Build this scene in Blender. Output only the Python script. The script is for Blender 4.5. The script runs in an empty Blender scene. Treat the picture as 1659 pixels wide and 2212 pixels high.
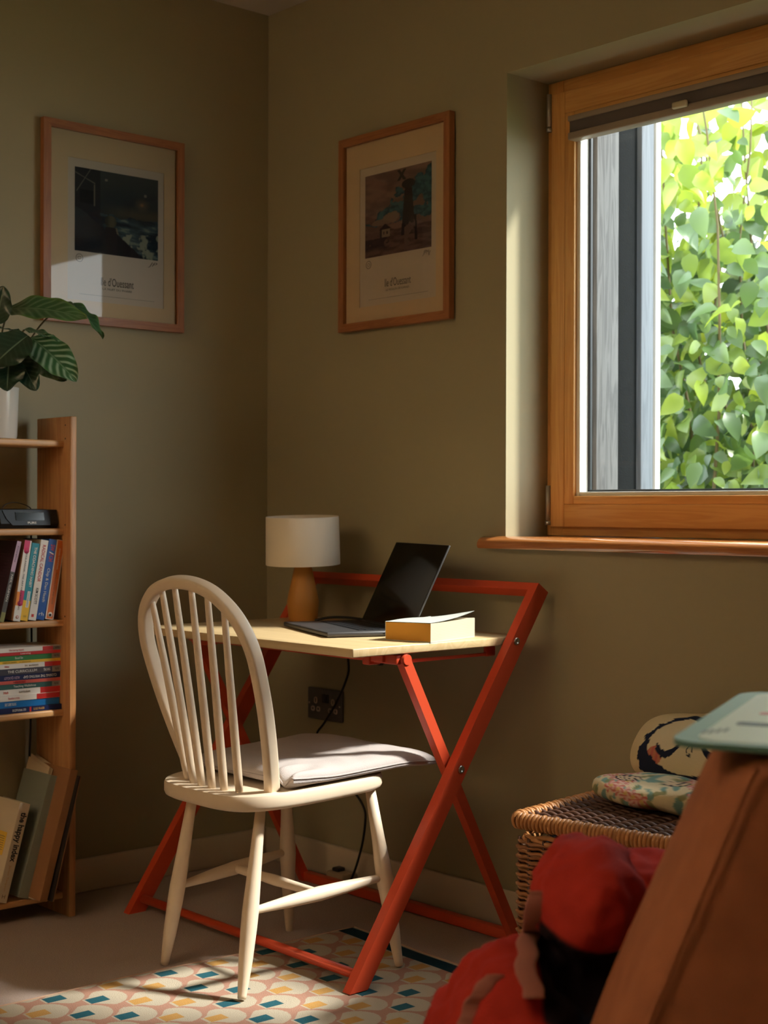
import bpy, bmesh, math, random
from math import sin, cos, pi, radians, sqrt
from mathutils import Vector, Matrix, noise

# ------------------------------------------------------------------ camera
sc = bpy.context.scene
CX, CY, CZ = 3.457, -2.638, 1.0024
YAW, PITCH, ROLL, F = -0.8416, -0.0023, 0.0029, 3253.05
FWD = Vector((sin(YAW)*cos(PITCH), cos(YAW)*cos(PITCH), sin(PITCH)))
_r = Vector((cos(YAW), -sin(YAW), 0)); _u = _r.cross(FWD)
RIGHT = cos(ROLL)*_r + sin(ROLL)*_u
UP = -sin(ROLL)*_r + cos(ROLL)*_u
CAM = Vector((CX, CY, CZ))
cd = bpy.data.cameras.new('camera')
cam = bpy.data.objects.new('camera', cd)
sc.collection.objects.link(cam)
mw = Matrix((RIGHT, UP, -FWD)).transposed().to_4x4(); mw.translation = CAM
cam.matrix_world = mw
cd.sensor_fit = 'VERTICAL'; cd.sensor_height = 36; cd.sensor_width = 27
cd.lens = F/2212*36
cd.clip_start = 0.05
cd.dof.use_dof = True; cd.dof.focus_distance = 3.05; cd.dof.aperture_fstop = 5.6
sc.camera = cam

# ------------------------------------------------------------------ world, sun, exposure
SKY = 5.1; FILL_GLOBE_E = 2.5; FILL_UP_E = 900
w = bpy.data.worlds.new('sky'); sc.world = w; w.use_nodes = True
nt = w.node_tree; bg = nt.nodes['Background']
bg.inputs[0].default_value = (0.90, 0.96, 1.0, 1); bg.inputs[1].default_value = SKY
sd = bpy.data.lights.new('sun', 'SUN'); sd.energy = 6.9; sd.angle = radians(5.5); sd.color = (1, .97, .91)
so = bpy.data.objects.new('sun', sd); sc.collection.objects.link(so)
so.rotation_euler = Vector((-1.10, -1.0, -1.50)).to_track_quat('-Z', 'Y').to_euler()
pl = bpy.data.lights.new('window_portal', 'AREA'); pl.shape = 'RECTANGLE'; pl.size = 1.4; pl.size_y = .95
try: pl.cycles.is_portal = True
except Exception: pass
po = bpy.data.objects.new('window_portal', pl); sc.collection.objects.link(po)
po.location = (1.68, .26, 1.49); po.rotation_euler = (radians(-90), 0, 0)
sc.view_settings.view_transform = 'Standard'; sc.view_settings.look = 'None'
sc.view_settings.exposure = 0.42; sc.view_settings.gamma = 1.0
sc.view_settings.use_curve_mapping = False
sc.cycles.max_bounces = 10; sc.cycles.transparent_max_bounces = 24
sc.cycles.sample_clamp_indirect = 8

C = sc.collection
rnd = random.Random(4)

def px(u, v, d):
    """a point seen at photograph pixel (u, v), d metres along the view axis"""
    return CAM + d*(FWD + (u-829.5)/F*RIGHT - (v-1106)/F*UP)
def px_plane(u, v, P, n):
    d = FWD + (u-829.5)/F*RIGHT - (v-1106)/F*UP
    n = Vector(n); return CAM + d*((Vector(P)-CAM).dot(n)/d.dot(n))

# ------------------------------------------------------------------ materials
def lin(c):
    return tuple((x/12.92 if x <= .04045 else ((x+.055)/1.055)**2.4) for x in [v/255 for v in c])
MATS = {}
def mat(name, rgb, rough=.6, metal=0, spec=.5, bump=0, bscale=200, var=0, vscale=8, sheen=0, coat=0, srgb=True):
    if name in MATS: return MATS[name]
    m = bpy.data.materials.new(name); m.use_nodes = True; MATS[name] = m
    n = m.node_tree.nodes; l = m.node_tree.links; b = n['Principled BSDF']
    col = lin(rgb) if srgb else rgb
    b.inputs['Base Color'].default_value = (*col, 1)
    b.inputs['Roughness'].default_value = rough; b.inputs['Metallic'].default_value = metal
    b.inputs['Specular IOR Level'].default_value = spec
    b.inputs['Sheen Weight'].default_value = sheen; b.inputs['Coat Weight'].default_value = coat
    tc = n.new('ShaderNodeTexCoord')
    if var:
        t = n.new('ShaderNodeTexNoise'); t.inputs['Scale'].default_value = vscale; t.inputs['Detail'].default_value = 5
        l.new(tc.outputs['Object'], t.inputs['Vector'])
        r = n.new('ShaderNodeMapRange'); r.inputs['To Min'].default_value = 1-var; r.inputs['To Max'].default_value = 1+var
        l.new(t.outputs['Fac'], r.inputs['Value'])
        x = n.new('ShaderNodeVectorMath'); x.operation = 'SCALE'; x.inputs[0].default_value = col
        l.new(r.outputs[0], x.inputs['Scale']); l.new(x.outputs[0], b.inputs['Base Color'])
    if bump:
        t = n.new('ShaderNodeTexNoise'); t.inputs['Scale'].default_value = bscale; t.inputs['Detail'].default_value = 3
        l.new(tc.outputs['Object'], t.inputs['Vector'])
        bp = n.new('ShaderNodeBump'); bp.inputs['Strength'].default_value = bump; bp.inputs['Distance'].default_value = .002
        l.new(t.outputs['Fac'], bp.inputs['Height']); l.new(bp.outputs[0], b.inputs['Normal'])
    return m

def wood(name, c1, c2, axis='Z', scale=18, rough=.45, stretch=.06, knots=0, rings=True):
    """grain running along an object axis"""
    if name in MATS: return MATS[name]
    m = bpy.data.materials.new(name); m.use_nodes = True; MATS[name] = m
    n = m.node_tree.nodes; l = m.node_tree.links; b = n['Principled BSDF']
    b.inputs['Roughness'].default_value = rough
    tc = n.new('ShaderNodeTexCoord'); mp = n.new('ShaderNodeMapping')
    s = [scale]*3; s['XYZ'.index(axis)] = scale*stretch
    mp.inputs['Scale'].default_value = s
    l.new(tc.outputs['Object'], mp.inputs['Vector'])
    t = n.new('ShaderNodeTexNoise'); t.inputs['Scale'].default_value = 2.2; t.inputs['Detail'].default_value = 6
    t.inputs['Distortion'].default_value = 1.2
    l.new(mp.outputs[0], t.inputs['Vector'])
    wv = n.new('ShaderNodeMath'); wv.operation = 'MULTIPLY'; wv.inputs[1].default_value = 26
    l.new(t.outputs['Fac'], wv.inputs[0])
    sn = n.new('ShaderNodeMath'); sn.operation = 'SINE'; l.new(wv.outputs[0], sn.inputs[0])
    mr = n.new('ShaderNodeMapRange'); mr.inputs['From Min'].default_value = -1; mr.inputs['To Min'].default_value = .0
    mr.inputs['To Max'].default_value = .55
    l.new(sn.outputs[0], mr.inputs['Value'])
    t2 = n.new('ShaderNodeTexNoise'); t2.inputs['Scale'].default_value = .5; t2.inputs['Detail'].default_value = 2
    l.new(mp.outputs[0], t2.inputs['Vector'])
    ad = n.new('ShaderNodeMath'); ad.operation = 'ADD'; ad.use_clamp = True
    l.new(mr.outputs[0], ad.inputs[0])
    m2 = n.new('ShaderNodeMath'); m2.operation = 'MULTIPLY'; m2.inputs[1].default_value = .5
    l.new(t2.outputs['Fac'], m2.inputs[0]); l.new(m2.outputs[0], ad.inputs[1])
    mx = n.new('ShaderNodeMix'); mx.data_type = 'RGBA'
    mx.inputs[6].default_value = (*lin(c1), 1); mx.inputs[7].default_value = (*lin(c2), 1)
    l.new(ad.outputs[0], mx.inputs[0]); l.new(mx.outputs[2], b.inputs['Base Color'])
    return m

def vmat(name, rough=.7, bump=0, bscale=300, spec=.3, coat=0, sheen=0):
    """colour printed per vertex (attribute Col)"""
    if name in MATS: return MATS[name]
    m = mat(name, (128, 128, 128), rough, 0, spec, bump, bscale, coat=coat, sheen=sheen)
    n = m.node_tree.nodes; a = n.new('ShaderNodeAttribute'); a.attribute_name = 'Col'
    m.node_tree.links.new(a.outputs['Color'], n['Principled BSDF'].inputs['Base Color'])
    return m

# ------------------------------------------------------------------ mesh helpers
class MB:
    def __init__(s): s.v = []; s.f = []; s.smooth = []
    def add(s, vs, fs, smooth=False):
        o = len(s.v); s.v += [Vector(x) for x in vs]
        s.f += [tuple(i+o for i in f) for f in fs]; s.smooth += [smooth]*len(fs); return s
    def hexa(s, p):  # 8 corners: bottom 4 ccw, top 4 ccw
        return s.add(p, [(3,2,1,0),(4,5,6,7),(0,1,5,4),(1,2,6,5),(2,3,7,6),(3,0,4,7)])
    def box(s, a, b, bev=0, seg=2):
        x0,y0,z0 = (min(a[i],b[i]) for i in range(3)); x1,y1,z1 = (max(a[i],b[i]) for i in range(3))
        if not bev:
            return s.hexa([(x0,y0,z0),(x1,y0,z0),(x1,y1,z0),(x0,y1,z0),(x0,y0,z1),(x1,y0,z1),(x1,y1,z1),(x0,y1,z1)])
        bm = bmesh.new(); bmesh.ops.create_cube(bm, size=1)
        for v in bm.verts: v.co = Vector((x0+(v.co.x+.5)*(x1-x0), y0+(v.co.y+.5)*(y1-y0), z0+(v.co.z+.5)*(z1-z0)))
        bmesh.ops.bevel(bm, geom=bm.edges[:], offset=bev, segments=seg, profile=.5, affect='EDGES')
        bm.verts.index_update()
        s.add([v.co.copy() for v in bm.verts], [tuple(v.index for v in f.verts) for f in bm.faces], True); bm.free(); return s
    def tube(s, pts, r, n=8, closed=False, smooth=True, cap=True):
        pts = [Vector(p) for p in pts]; N = len(pts)
        rs = r if isinstance(r, (list, tuple)) else [r]*N
        up = None; vs = []
        for i, p in enumerate(pts):
            if closed: t = pts[(i+1) % N]-pts[i-1]
            else: t = pts[min(i+1, N-1)]-pts[max(i-1, 0)]
            t.normalize()
            if up is None:
                a = Vector((0,0,1)) if abs(t.z) < .9 else Vector((1,0,0))
                up = (a-t*a.dot(t)).normalized()
            else:
                up = up-t*up.dot(t)
                up = up.normalized() if up.length > 1e-6 else t.orthogonal().normalized()
            sd_ = t.cross(up)
            for k in range(n):
                q = 2*pi*k/n; vs.append(p+rs[i]*(cos(q)*up+sin(q)*sd_))
        fs = []
        for i in range(N if closed else N-1):
            j = (i+1) % N
            for k in range(n):
                k2 = (k+1) % n; fs.append((i*n+k, i*n+k2, j*n+k2, j*n+k))
        s.add(vs, fs, smooth)
        if cap and not closed:
            o = len(s.v)-len(vs)
            s.f += [tuple(o+k for k in range(n))[::-1], tuple(o+(N-1)*n+k for k in range(n))]; s.smooth += [False, False]
        return s
    def sweep(s, pts, frames, prof, closed=False, smooth=False, cap=True):
        """prof: 2-D points; frames: (a, b) axis per path point"""
        n = len(prof); vs = []
        for p, (a, b) in zip(pts, frames):
            for (q, r_) in prof: vs.append(Vector(p)+q*Vector(a)+r_*Vector(b))
        fs = []; N = len(pts)
        for i in range(N if closed else N-1):
            j = (i+1) % N
            for k in range(n):
                k2 = (k+1) % n; fs.append((i*n+k, i*n+k2, j*n+k2, j*n+k))
        s.add(vs, fs, smooth)
        if cap and not closed:
            o = len(s.v)-len(vs)
            s.f += [tuple(o+k for k in range(n))[::-1], tuple(o+(N-1)*n+k for k in range(n))]; s.smooth += [False, False]
        return s
    def bar(s, a, b, wid, dep, side):
        """rectangular bar from a to b; wid along side vector, dep across"""
        a = Vector(a); b = Vector(b); t = (b-a).normalized(); sv = Vector(side).normalized(); sv = (sv-t*sv.dot(t)).normalized()
        d = t.cross(sv)
        q = [(-1,-1),(1,-1),(1,1),(-1,1)]
        s.hexa([a+sv*wid/2*i+d*dep/2*j for i, j in q]+[b+sv*wid/2*i+d*dep/2*j for i, j in q]); return s
    def lathe(s, c, prof, n=32, axis=None, cap=True):
        c = Vector(c); az = Vector(axis or (0,0,1)).normalized(); ax = az.orthogonal().normalized(); ay = az.cross(ax)
        vs = []
        for (r, z) in prof:
            for k in range(n):
                q = 2*pi*k/n; vs.append(c+az*z+r*(cos(q)*ax+sin(q)*ay))
        fs = [(i*n+k, i*n+(k+1) % n, (i+1)*n+(k+1) % n, (i+1)*n+k) for i in range(len(prof)-1) for k in range(n)]
        s.add(vs, fs, True)
        if cap:
            o = len(s.v)-len(vs)
            if prof[0][0] > 1e-5: s.f.append(tuple(o+k for k in range(n))[::-1]); s.smooth.append(False)
            if prof[-1][0] > 1e-5: s.f.append(tuple(o+(len(prof)-1)*n+k for k in range(n))); s.smooth.append(False)
        return s
    def prism(s, poly, ex, smooth=False):
        """planar 3-D polygon extruded by vector"""
        n = len(poly); p = [Vector(x) for x in poly]; ex = Vector(ex)
        s.add(p+[x+ex for x in p], [tuple(range(n))[::-1], tuple(range(n, 2*n))]+[(i, (i+1) % n, n+(i+1) % n, n+i) for i in range(n)], smooth)
        return s
    def grid(s, fn, nu, nv, smooth=True, closed_u=False):
        vs = [fn(i/(nu-1 if not closed_u else nu), j/(nv-1)) for j in range(nv) for i in range(nu)]
        fs = []
        for j in range(nv-1):
            for i in range(nu if closed_u else nu-1):
                i2 = (i+1) % nu; fs.append((j*nu+i, j*nu+i2, (j+1)*nu+i2, (j+1)*nu+i))
        return s.add(vs, fs, smooth)

INV = {}
def mesh(name, mb, m, fix=False):
    me = bpy.data.meshes.new(name)
    me.from_pydata([tuple(v) for v in mb.v], [], mb.f); me.update()
    me.polygons.foreach_set('use_smooth', mb.smooth)
    if any(mb.smooth) and not all(mb.smooth) or fix:
        pass
    if m: me.materials.append(m)
    bm = bmesh.new(); bm.from_mesh(me); bmesh.ops.recalc_face_normals(bm, faces=bm.faces[:]); bm.to_mesh(me); bm.free()
    return me
def obj(name, mb, m, parent=None, kind=None, label=None, local=False, autosmooth=None):
    if parent is not None and not local:
        iv = INV[parent.name]; mb.v = [iv @ v for v in mb.v]
    me = mesh(name, mb, m)
    o = bpy.data.objects.new(name, me); C.objects.link(o)
    if autosmooth:
        me.polygons.foreach_set('use_smooth', [True]*len(me.polygons))
        try: me.set_sharp_from_angle(angle=radians(autosmooth))
        except Exception: pass
    if parent is not None:
        o.parent = parent; INV[o.name] = INV[parent.name] if not local else INV[parent.name]
    else: INV[o.name] = Matrix.Identity(4)
    if kind: o['kind'] = kind
    if label: o['label'] = label
    return o
def thing(name, label, cat, loc=(0,0,0), rz=0, group=None, kind=None, rot=None):
    o = bpy.data.objects.new(name, None); C.objects.link(o); o.empty_display_size = .05
    M_ = Matrix.Translation(loc) @ (rot.to_4x4() if rot else Matrix.Rotation(rz, 4, 'Z'))
    o.matrix_world = M_; INV[o.name] = M_.inverted()
    if label: o['label'] = label
    if cat: o['category'] = cat
    if group: o['group'] = group
    if kind: o['kind'] = kind
    return o
def tag(o, label, cat, group=None):
    o['label'] = label; o['category'] = cat
    if group: o['group'] = group
    return o
def text(s, name, m, parent, org, ax, ay, size, width=None, align='CENTER', bold=0, shear=0):
    """flat lettering as a thin mesh: baseline-centre at org, reading along ax, letters up along ay"""
    cu = bpy.data.curves.new('t', 'FONT'); cu.body = s; cu.size = size; cu.align_x = align; cu.align_y = 'CENTER'
    cu.offset = bold*size; cu.shear = shear; cu.resolution_u = 3
    to = bpy.data.objects.new('t', cu); C.objects.link(to)
    dg = bpy.context.evaluated_depsgraph_get(); me = bpy.data.meshes.new_from_object(to.evaluated_get(dg))
    bpy.data.objects.remove(to); bpy.data.curves.remove(cu)
    ax = Vector(ax).normalized(); ay = Vector(ay).normalized()
    vs = [v.co.copy() for v in me.vertices]; k = 1
    if width and vs:
        wd = max(v.x for v in vs)-min(v.x for v in vs)
        if wd > 0: k = width/wd
    mb = MB(); mb.add([Vector(org)+ax*v.x*k+ay*v.y for v in vs], [tuple(p.vertices) for p in me.polygons])
    bpy.data.meshes.remove(me)
    return obj(name, mb, m, parent)
def paint(o, fn):
    me = o.data; a = me.color_attributes.new('Col', 'FLOAT_COLOR', 'POINT')
    buf = []
    for v in me.vertices: buf += [*fn(v.co), 1]
    a.data.foreach_set('color', buf)
def sm(a, b, x):
    t = max(0, min(1, (x-a)/(b-a))); return t*t*(3-2*t)
def mix(a, b, t): return tuple(x+(y-x)*t for x, y in zip(a, b))

# ------------------------------------------------------------------ palette
OLIVE = mat('olive_wall_paint', (158, 147, 116), .62, spec=.35, bump=.12, bscale=90)
WHITEP = mat('ceiling_paint', (205, 196, 184), .8)
BASEB = mat('baseboard_paint', (206, 190, 166), .5)
CARPET = mat('loop_carpet', (172, 154, 143), .95, spec=.1, bump=1, bscale=420, var=.22, vscale=260)
PINE_Z = wood('pine_upright', (176, 118, 70), (208, 156, 102), 'Z', 14)
PINE_Y = wood('pine_shelf', (196, 142, 88), (222, 174, 120), 'Y', 14)
SASH_Z = wood('larch_stile', (204, 142, 72), (224, 170, 100), 'Z', 14, .35)
SASH_X = wood('larch_rail', (204, 142, 72), (224, 170, 100), 'X', 14, .35)
OAK_Z = wood('oak_frame_vertical', (138, 84, 46), (164, 106, 62), 'Z', 30, .45)
OAK_H = wood('oak_frame_across', (138, 84, 46), (164, 106, 62), 'X', 30, .45)
OAK_HY = wood('oak_frame_across_y', (138, 84, 46), (164, 106, 62), 'Y', 30, .45)
SILLW = wood('sill_wood', (160, 94, 46), (192, 124, 68), 'X', 14, .12)
SILLW.node_tree.nodes['Principled BSDF'].inputs['Coat Weight'].default_value = 1; SILLW.node_tree.nodes['Principled BSDF'].inputs['Coat Roughness'].default_value = .08
ASH = wood('pale_oak_top', (190, 160, 114), (208, 182, 138), 'X', 9, .38, .05)
RED = mat('red_powder_coat', (198, 70, 38), .42, spec=.5)
STEEL = mat('steel', (190, 190, 188), .28, 1)
CHAIRP = mat('cream_worn_paint', (230, 209, 182), .42, spec=.5, var=.05, vscale=30, bump=.02, bscale=60)
LINEN = mat('linen_cushion', (182, 171, 166), .9, spec=.15, bump=.5, bscale=500, var=.06, vscale=14)
BLACKC = mat('black_cable', (16, 17, 20), .5)

# ------------------------------------------------------------------ room shell
H = 2.4192
XR, YB = 4.7, -4.3
WX0, WX1, WZ0, WZ1, RV = .945, 2.36, .907, 2.053, .15      # window opening and reveal depth
mb = MB(); mb.box((-.15, YB-.15, -.1), (XR+.15, .2, 0)); obj('floor', mb, CARPET, kind='structure')
mb = MB(); mb.box((-.15, YB-.15, H), (XR+.15, .2, H+.1)); obj('ceiling', mb, WHITEP, kind='structure')
mb = MB(); mb.box((-.15, YB-.15, 0), (0, .2, H)); obj('wall_left', mb, OLIVE, kind='structure')
mb = MB()
mb.box((0, 0, 0), (WX0, .2, H)); mb.box((WX1, 0, 0), (XR+.15, .2, H))
mb.box((WX0, 0, 0), (WX1, .2, WZ0)); mb.box((WX0, 0, WZ1), (WX1, .2, H))
obj('wall_window', mb, OLIVE, kind='structure')
mb = MB(); mb.box((XR, YB-.15, 0), (XR+.15, 0, H)); obj('wall_right', mb, OLIVE, kind='structure')
mb = MB(); mb.box((0, YB-.15, 0), (XR, YB, H)); obj('wall_back', mb, OLIVE, kind='structure')
BH = .0865
mb = MB(); mb.box((0, YB, 0), (.015, 0, BH), .004); obj('baseboard_left', mb, BASEB, kind='structure')
mb = MB(); mb.box((.015, -.015, 0), (XR, 0, BH), .004); obj('baseboard_window', mb, BASEB, kind='structure')

# added warm fill light behind the camera, shaped as a hanging globe
PL_ = (.62, -3.0, 1.9)
pe = thing('added_fill_globe', 'added warm fill light, an unseen opal globe hung behind the camera', 'lamp', PL_)
OPAL = mat('fill_globe_glow', (240, 232, 215), .4); OPAL.node_tree.nodes['Principled BSDF'].inputs['Emission Color'].default_value = (1, .80, .58, 1)
OPAL.node_tree.nodes['Principled BSDF'].inputs['Emission Strength'].default_value = FILL_GLOBE_E
q = MB(); q.grid(lambda u, v: Vector(PL_)+.20*Vector((cos(2*pi*u)*sin(pi*v), sin(2*pi*u)*sin(pi*v), cos(pi*v))), 28, 15, closed_u=True); obj('globe', q, OPAL, pe)
q = MB(); q.tube([(PL_[0], PL_[1], PL_[2]+.19), (PL_[0], PL_[1], H)], .004, 6); obj('fill_globe_cord', q, mat('black_cable', (16, 17, 20), .5), pe)
q = MB(); q.lathe((PL_[0], PL_[1], H-.03), [(.05, .03), (.045, .005), (.02, 0)], 20); obj('fill_globe_rose', q, WHITEP, pe)
# second added fill light, unseen behind the camera, bounced off the ceiling
ul = thing('added_fill_uplight', 'added unseen fill light on a tall pole, aimed at the ceiling behind the camera', 'lamp', (1.7, -3.9, 0))
q = MB(); q.lathe((1.7, -3.9, 0), [(.14, 0), (.14, .02), (.02, .03)], 24); obj('base', q, STEEL, ul)
q = MB(); q.tube([(1.7, -3.9, .02), (1.7, -3.9, 1.62)], .012, 10); obj('pole', q, STEEL, ul)
q = MB(); q.lathe((1.7, -3.9, 1.6), [(.02, 0), (.10, .04), (.16, .13), (.157, .13), (.10, .05), (.0, .02)], 28); obj('bowl', q, STEEL, ul)
GLOW = mat('fill_uplight_glow', (240, 232, 215), .4); GLOW.node_tree.nodes['Principled BSDF'].inputs['Emission Color'].default_value = (1, .80, .58, 1)
GLOW.node_tree.nodes['Principled BSDF'].inputs['Emission Strength'].default_value = FILL_UP_E
q = MB(); q.lathe((1.7, -3.9, 1.655), [(0, 0), (.09, .004), (.09, .006), (0, .008)], 20); obj('bulb', q, GLOW, ul)
# ------------------------------------------------------------------ window
win = thing('window_1', None, None, (1.65, .14, .937), kind='structure')
def wb(name, a, b, m, bev=.002, parent=win):
    q = MB(); q.box(a, b, bev); return obj(name, q, m, parent)
FX0, FX1 = WX0, WX1
wb('frame_stile', (FX0, .148, .937), (FX0+.05, .2, WZ1), SASH_Z); wb('frame_stile', (FX1-.05, .148, .937), (FX1, .2, WZ1), SASH_Z)
wb('frame_rail', (FX0+.05, .148, WZ1-.05), (FX1-.05, .2, WZ1), SASH_X); wb('frame_rail', (FX0+.05, .148, .937), (FX1-.05, .2, .985), SASH_X)
SX0, SX1, SZ0, SZ1 = .972, FX1-.03, .959, 2.018
gx0, gx1, gz0, gz1 = 1.045, SX1-.073, 1.034, 1.945
wb('sash_stile', (SX0, .13, SZ0), (gx0-.03, .185, SZ1), SASH_Z); wb('sash_stile', (gx0-.03, .131, gz0-.02), (gx0, .185, gz1+.02), SASH_Z)
wb('sash_stile', (gx1, .13, SZ0), (SX1, .185, SZ1), SASH_Z)
wb('sash_rail', (gx0-.03, .130, SZ0), (gx1, .185, gz0-.02), SASH_X); wb('sash_rail', (gx0, .1305, gz0-.02), (gx1, .185, gz0), SASH_X)
wb('sash_rail', (gx0-.03, .130, gz1+.02), (gx1, .185, SZ1), SASH_X); wb('sash_rail', (gx0, .1305, gz1), (gx1, .185, gz1+.02), SASH_X)
BEADW = mat('white_glazing_bead', (228, 226, 216), .4)
RUBBER = mat('rubber_gasket', (40, 44, 48), .6)
wb('glazing_bead', (gx0, .140, gz0), (gx0+.012, .176, gz1), BEADW); wb('glazing_bead', (gx1-.012, .140, gz0), (gx1, .176, gz1), BEADW)
wb('glazing_bead', (gx0+.012, .140, gz0), (gx1-.012, .176, gz0+.010), BEADW); wb('glazing_bead', (gx0+.012, .140, gz1-.01), (gx1-.012, .176, gz1), BEADW)
wb('gasket', (gx0+.012, .170, gz0+.010), (gx0+.019, .178, gz1-.01), RUBBER, .001); wb('gasket', (gx0+.012, .170, gz0+.010), (gx1-.012, .178, gz0+.0155), RUBBER, .001)
glass = bpy.data.materials.new('window_glass'); glass.use_nodes = True
n = glass.node_tree.nodes; l = glass.node_tree.links; n.remove(n['Principled BSDF'])
tr = n.new('ShaderNodeBsdfTransparent'); tr.inputs[0].default_value = (.93, .96, .95, 1)
gl = n.new('ShaderNodeBsdfGlossy'); gl.inputs['Roughness'].default_value = .01
fr = n.new('ShaderNodeFresnel'); fr.inputs[0].default_value = 1.35
ms = n.new('ShaderNodeMixShader'); l.new(fr.outputs[0], ms.inputs[0]); l.new(tr.outputs[0], ms.inputs[1]); l.new(gl.outputs[0], ms.inputs[2])
l.new(ms.outputs[0], n['Material Output'].inputs[0])
q = MB(); q.add([(gx0+.005, .176, gz0+.005), (gx1-.005, .176, gz0+.005), (gx1-.005, .176, gz1-.005), (gx0+.005, .176, gz1-.005)], [(0,1,2,3)])
obj('pane', q, glass, win)
HW = mat('grey_hinge_metal', (168, 160, 146), .4, .6)
for z0, z1 in ((.975, 1.06), (1.94, 2.02)):
    q = MB(); q.tube([(.966, .128, z0), (.966, .128, z1)], .006, 10); hg = obj('hinge', q, HW, win)
    q = MB(); q.tube([(.966, .128, z0-.012), (.966, .128, z0-.002)], .007, 10); obj('hinge_pin', q, STEEL, hg)
# pleated blind pulled up to the head of the sash
BL1 = mat('blind_profile', (152, 136, 120), .5); BL2 = mat('blind_fabric_dark', (92, 82, 78), .8)
bx0, bx1 = gx0-.002, gx1+.002
bl = wb('blind', (bx0, .108, gz1-.009), (bx1, .140, gz1+.004), BL1, .002)
wb('blind_fabric', (bx0+.003, .112, gz1-.037), (bx1-.003, .139, gz1-.008), BL2, .001, bl)
wb('blind_bottom_rail', (bx0, .108, gz1-.054), (bx1, .140, gz1-.036), BL1, .003, bl)
q = MB(); q.box((1.36, .097, gz1-.044), (1.40, .109, gz1-.028), .004); obj('pull_tab', q, mat('clear_tab', (190, 178, 150), .25), bl)
# sill board
mb = MB(); mb.prism([(WX0-.062, y_, z_) for y_, z_ in ((.004,.937),(-.008,.9368),(-.016,.9350),(-.024,.9318),(-.031,.9275),(-.0355,.921),(-.036,.913),(-.033,.907),(.004,.907))], (WX1-WX0+.122, 0, 0)); mb.box((WX0+.001, -.002, .908), (WX1-.001, .2, .9365))
obj('trim_1', mb, SILLW, kind='structure', autosmooth=40)
mb = MB(); mb.lathe((1.716, -.015, .937), [(.004, 0), (.004, .003), (.002, .004)], 10); tag(obj('screw_cap', mb, STEEL), 'tiny metal screw head on the front edge of the window sill', 'screw')

# timber fin outside the left of the window
fin = thing('timber_fin', 'dark weathered timber fin with boards standing outside left of the window glass', 'cladding', (.98, .36, .7))
G1 = wood('weathered_board', (46, 46, 48), (82, 82, 82), 'Z', 22, .8); G2 = mat('black_membrane', (16, 18, 19), .9, spec=.1, var=.3, vscale=60, bump=.3)
G3 = wood('blue_grey_board', (70, 76, 84), (92, 98, 106), 'Z', 16, .7); G4 = mat('white_edge_trim', (190, 190, 186), .6); G5 = mat('brown_batten', (70, 52, 44), .8)
def fb(name, a, b, m): q = MB(); q.box(a, b, .002); return obj(name, q, m, fin)
fb('alu_strip', (.95, .203, .6), (1.012, .224, 2.6), mat('aluminium_strip', (70, 80, 88), .5, .0)); fb('alu_strip', (.95, .226, .6), (1.004, .243, 2.6), mat('dark_strip', (38, 44, 48), .5))
fb('board', (.95, .246, .6), (1.02, .330, 2.6), G1); fb('panel', (.95, .331, .6), (1.006, .420, 2.6), G2)
fb('board', (.95, .421, .6), (1.02, .470, 2.6), G3); fb('batten', (.95, .471, .6), (1.012, .479, 2.6), G5); fb('edge_trim', (.95, .480, .6), (1.02, .500, 2.6), G4)

# garden ground
mb = MB(); mb.box((-6, .5, -.25), (10, 9, -.15)); tag(obj('garden_ground', mb, mat('lawn', (70, 92, 46), .9, var=.3, vscale=5)), 'green garden ground outside the window', 'lawn')['kind'] = 'structure'

# ------------------------------------------------------------------ hedge outside
lm = bpy.data.materials.new('hedge_leaf'); lm.use_nodes = True
n = lm.node_tree.nodes; l = lm.node_tree.links; b = n['Principled BSDF']
at = n.new('ShaderNodeAttribute'); at.attribute_name = 'Col'
b.inputs['Roughness'].default_value = .34; b.inputs['Specular IOR Level'].default_value = .9
tl = n.new('ShaderNodeBsdfTranslucent'); mxs = n.new('ShaderNodeMixShader'); mxs.inputs[0].default_value = .5
hs = n.new('ShaderNodeVectorMath'); hs.operation = 'MULTIPLY'; hs.inputs[1].default_value = (1.3, 1.2, .6)
l.new(at.outputs['Color'], b.inputs['Base Color']); l.new(at.outputs['Color'], hs.inputs[0]); l.new(hs.outputs[0], tl.inputs[0])
l.new(b.outputs[0], mxs.inputs[1]); l.new(tl.outputs[0], mxs.inputs[2]); l.new(mxs.outputs[0], n['Material Output'].inputs[0])
def leaf_pts(L, W, curl, fold):
    """leaf in its own frame: stalk at origin, tip along +x, face +z"""
    vs = []; N = 5
    for i in range(N+1):
        t = i/N; wd = W*.5*(sin(pi*min(1, t**.75))**.8 if 0 < t < 1 else 0.02)
        x = L*t; z = -curl*t*t*L
        vs += [Vector((x, wd, z+fold*wd)), Vector((x, 0, z)), Vector((x, -wd, z+fold*wd))]
    fs = []
    for i in range(N):
        a = i*3; fs += [(a, a+1, a+4, a+3), (a+1, a+2, a+5, a+4)]
    return vs, fs
hedge = thing('hedge', 'leafy green climbing hedge growing outside beyond the window glass', 'hedge', (.6, 1.6, -.15))
leafmeshes = []
GR = [(86, 116, 72), (104, 134, 84), (128, 154, 80), (156, 178, 84), (74, 104, 72), (112, 140, 108)]
for k in range(12):
    vs, fs = leaf_pts(.076, .056, .25+.4*rnd.random(), .1+.35*rnd.random()); q = MB(); q.add(vs, fs, True)
    me = mesh('leaf', q, lm); a = me.color_attributes.new('Col', 'FLOAT_COLOR', 'POINT')
    c = lin(GR[k % 6]); a.data.foreach_set('color', [x for _ in me.vertices for x in (*c, 1)])
    leafmeshes.append(me)
cands = []
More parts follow.
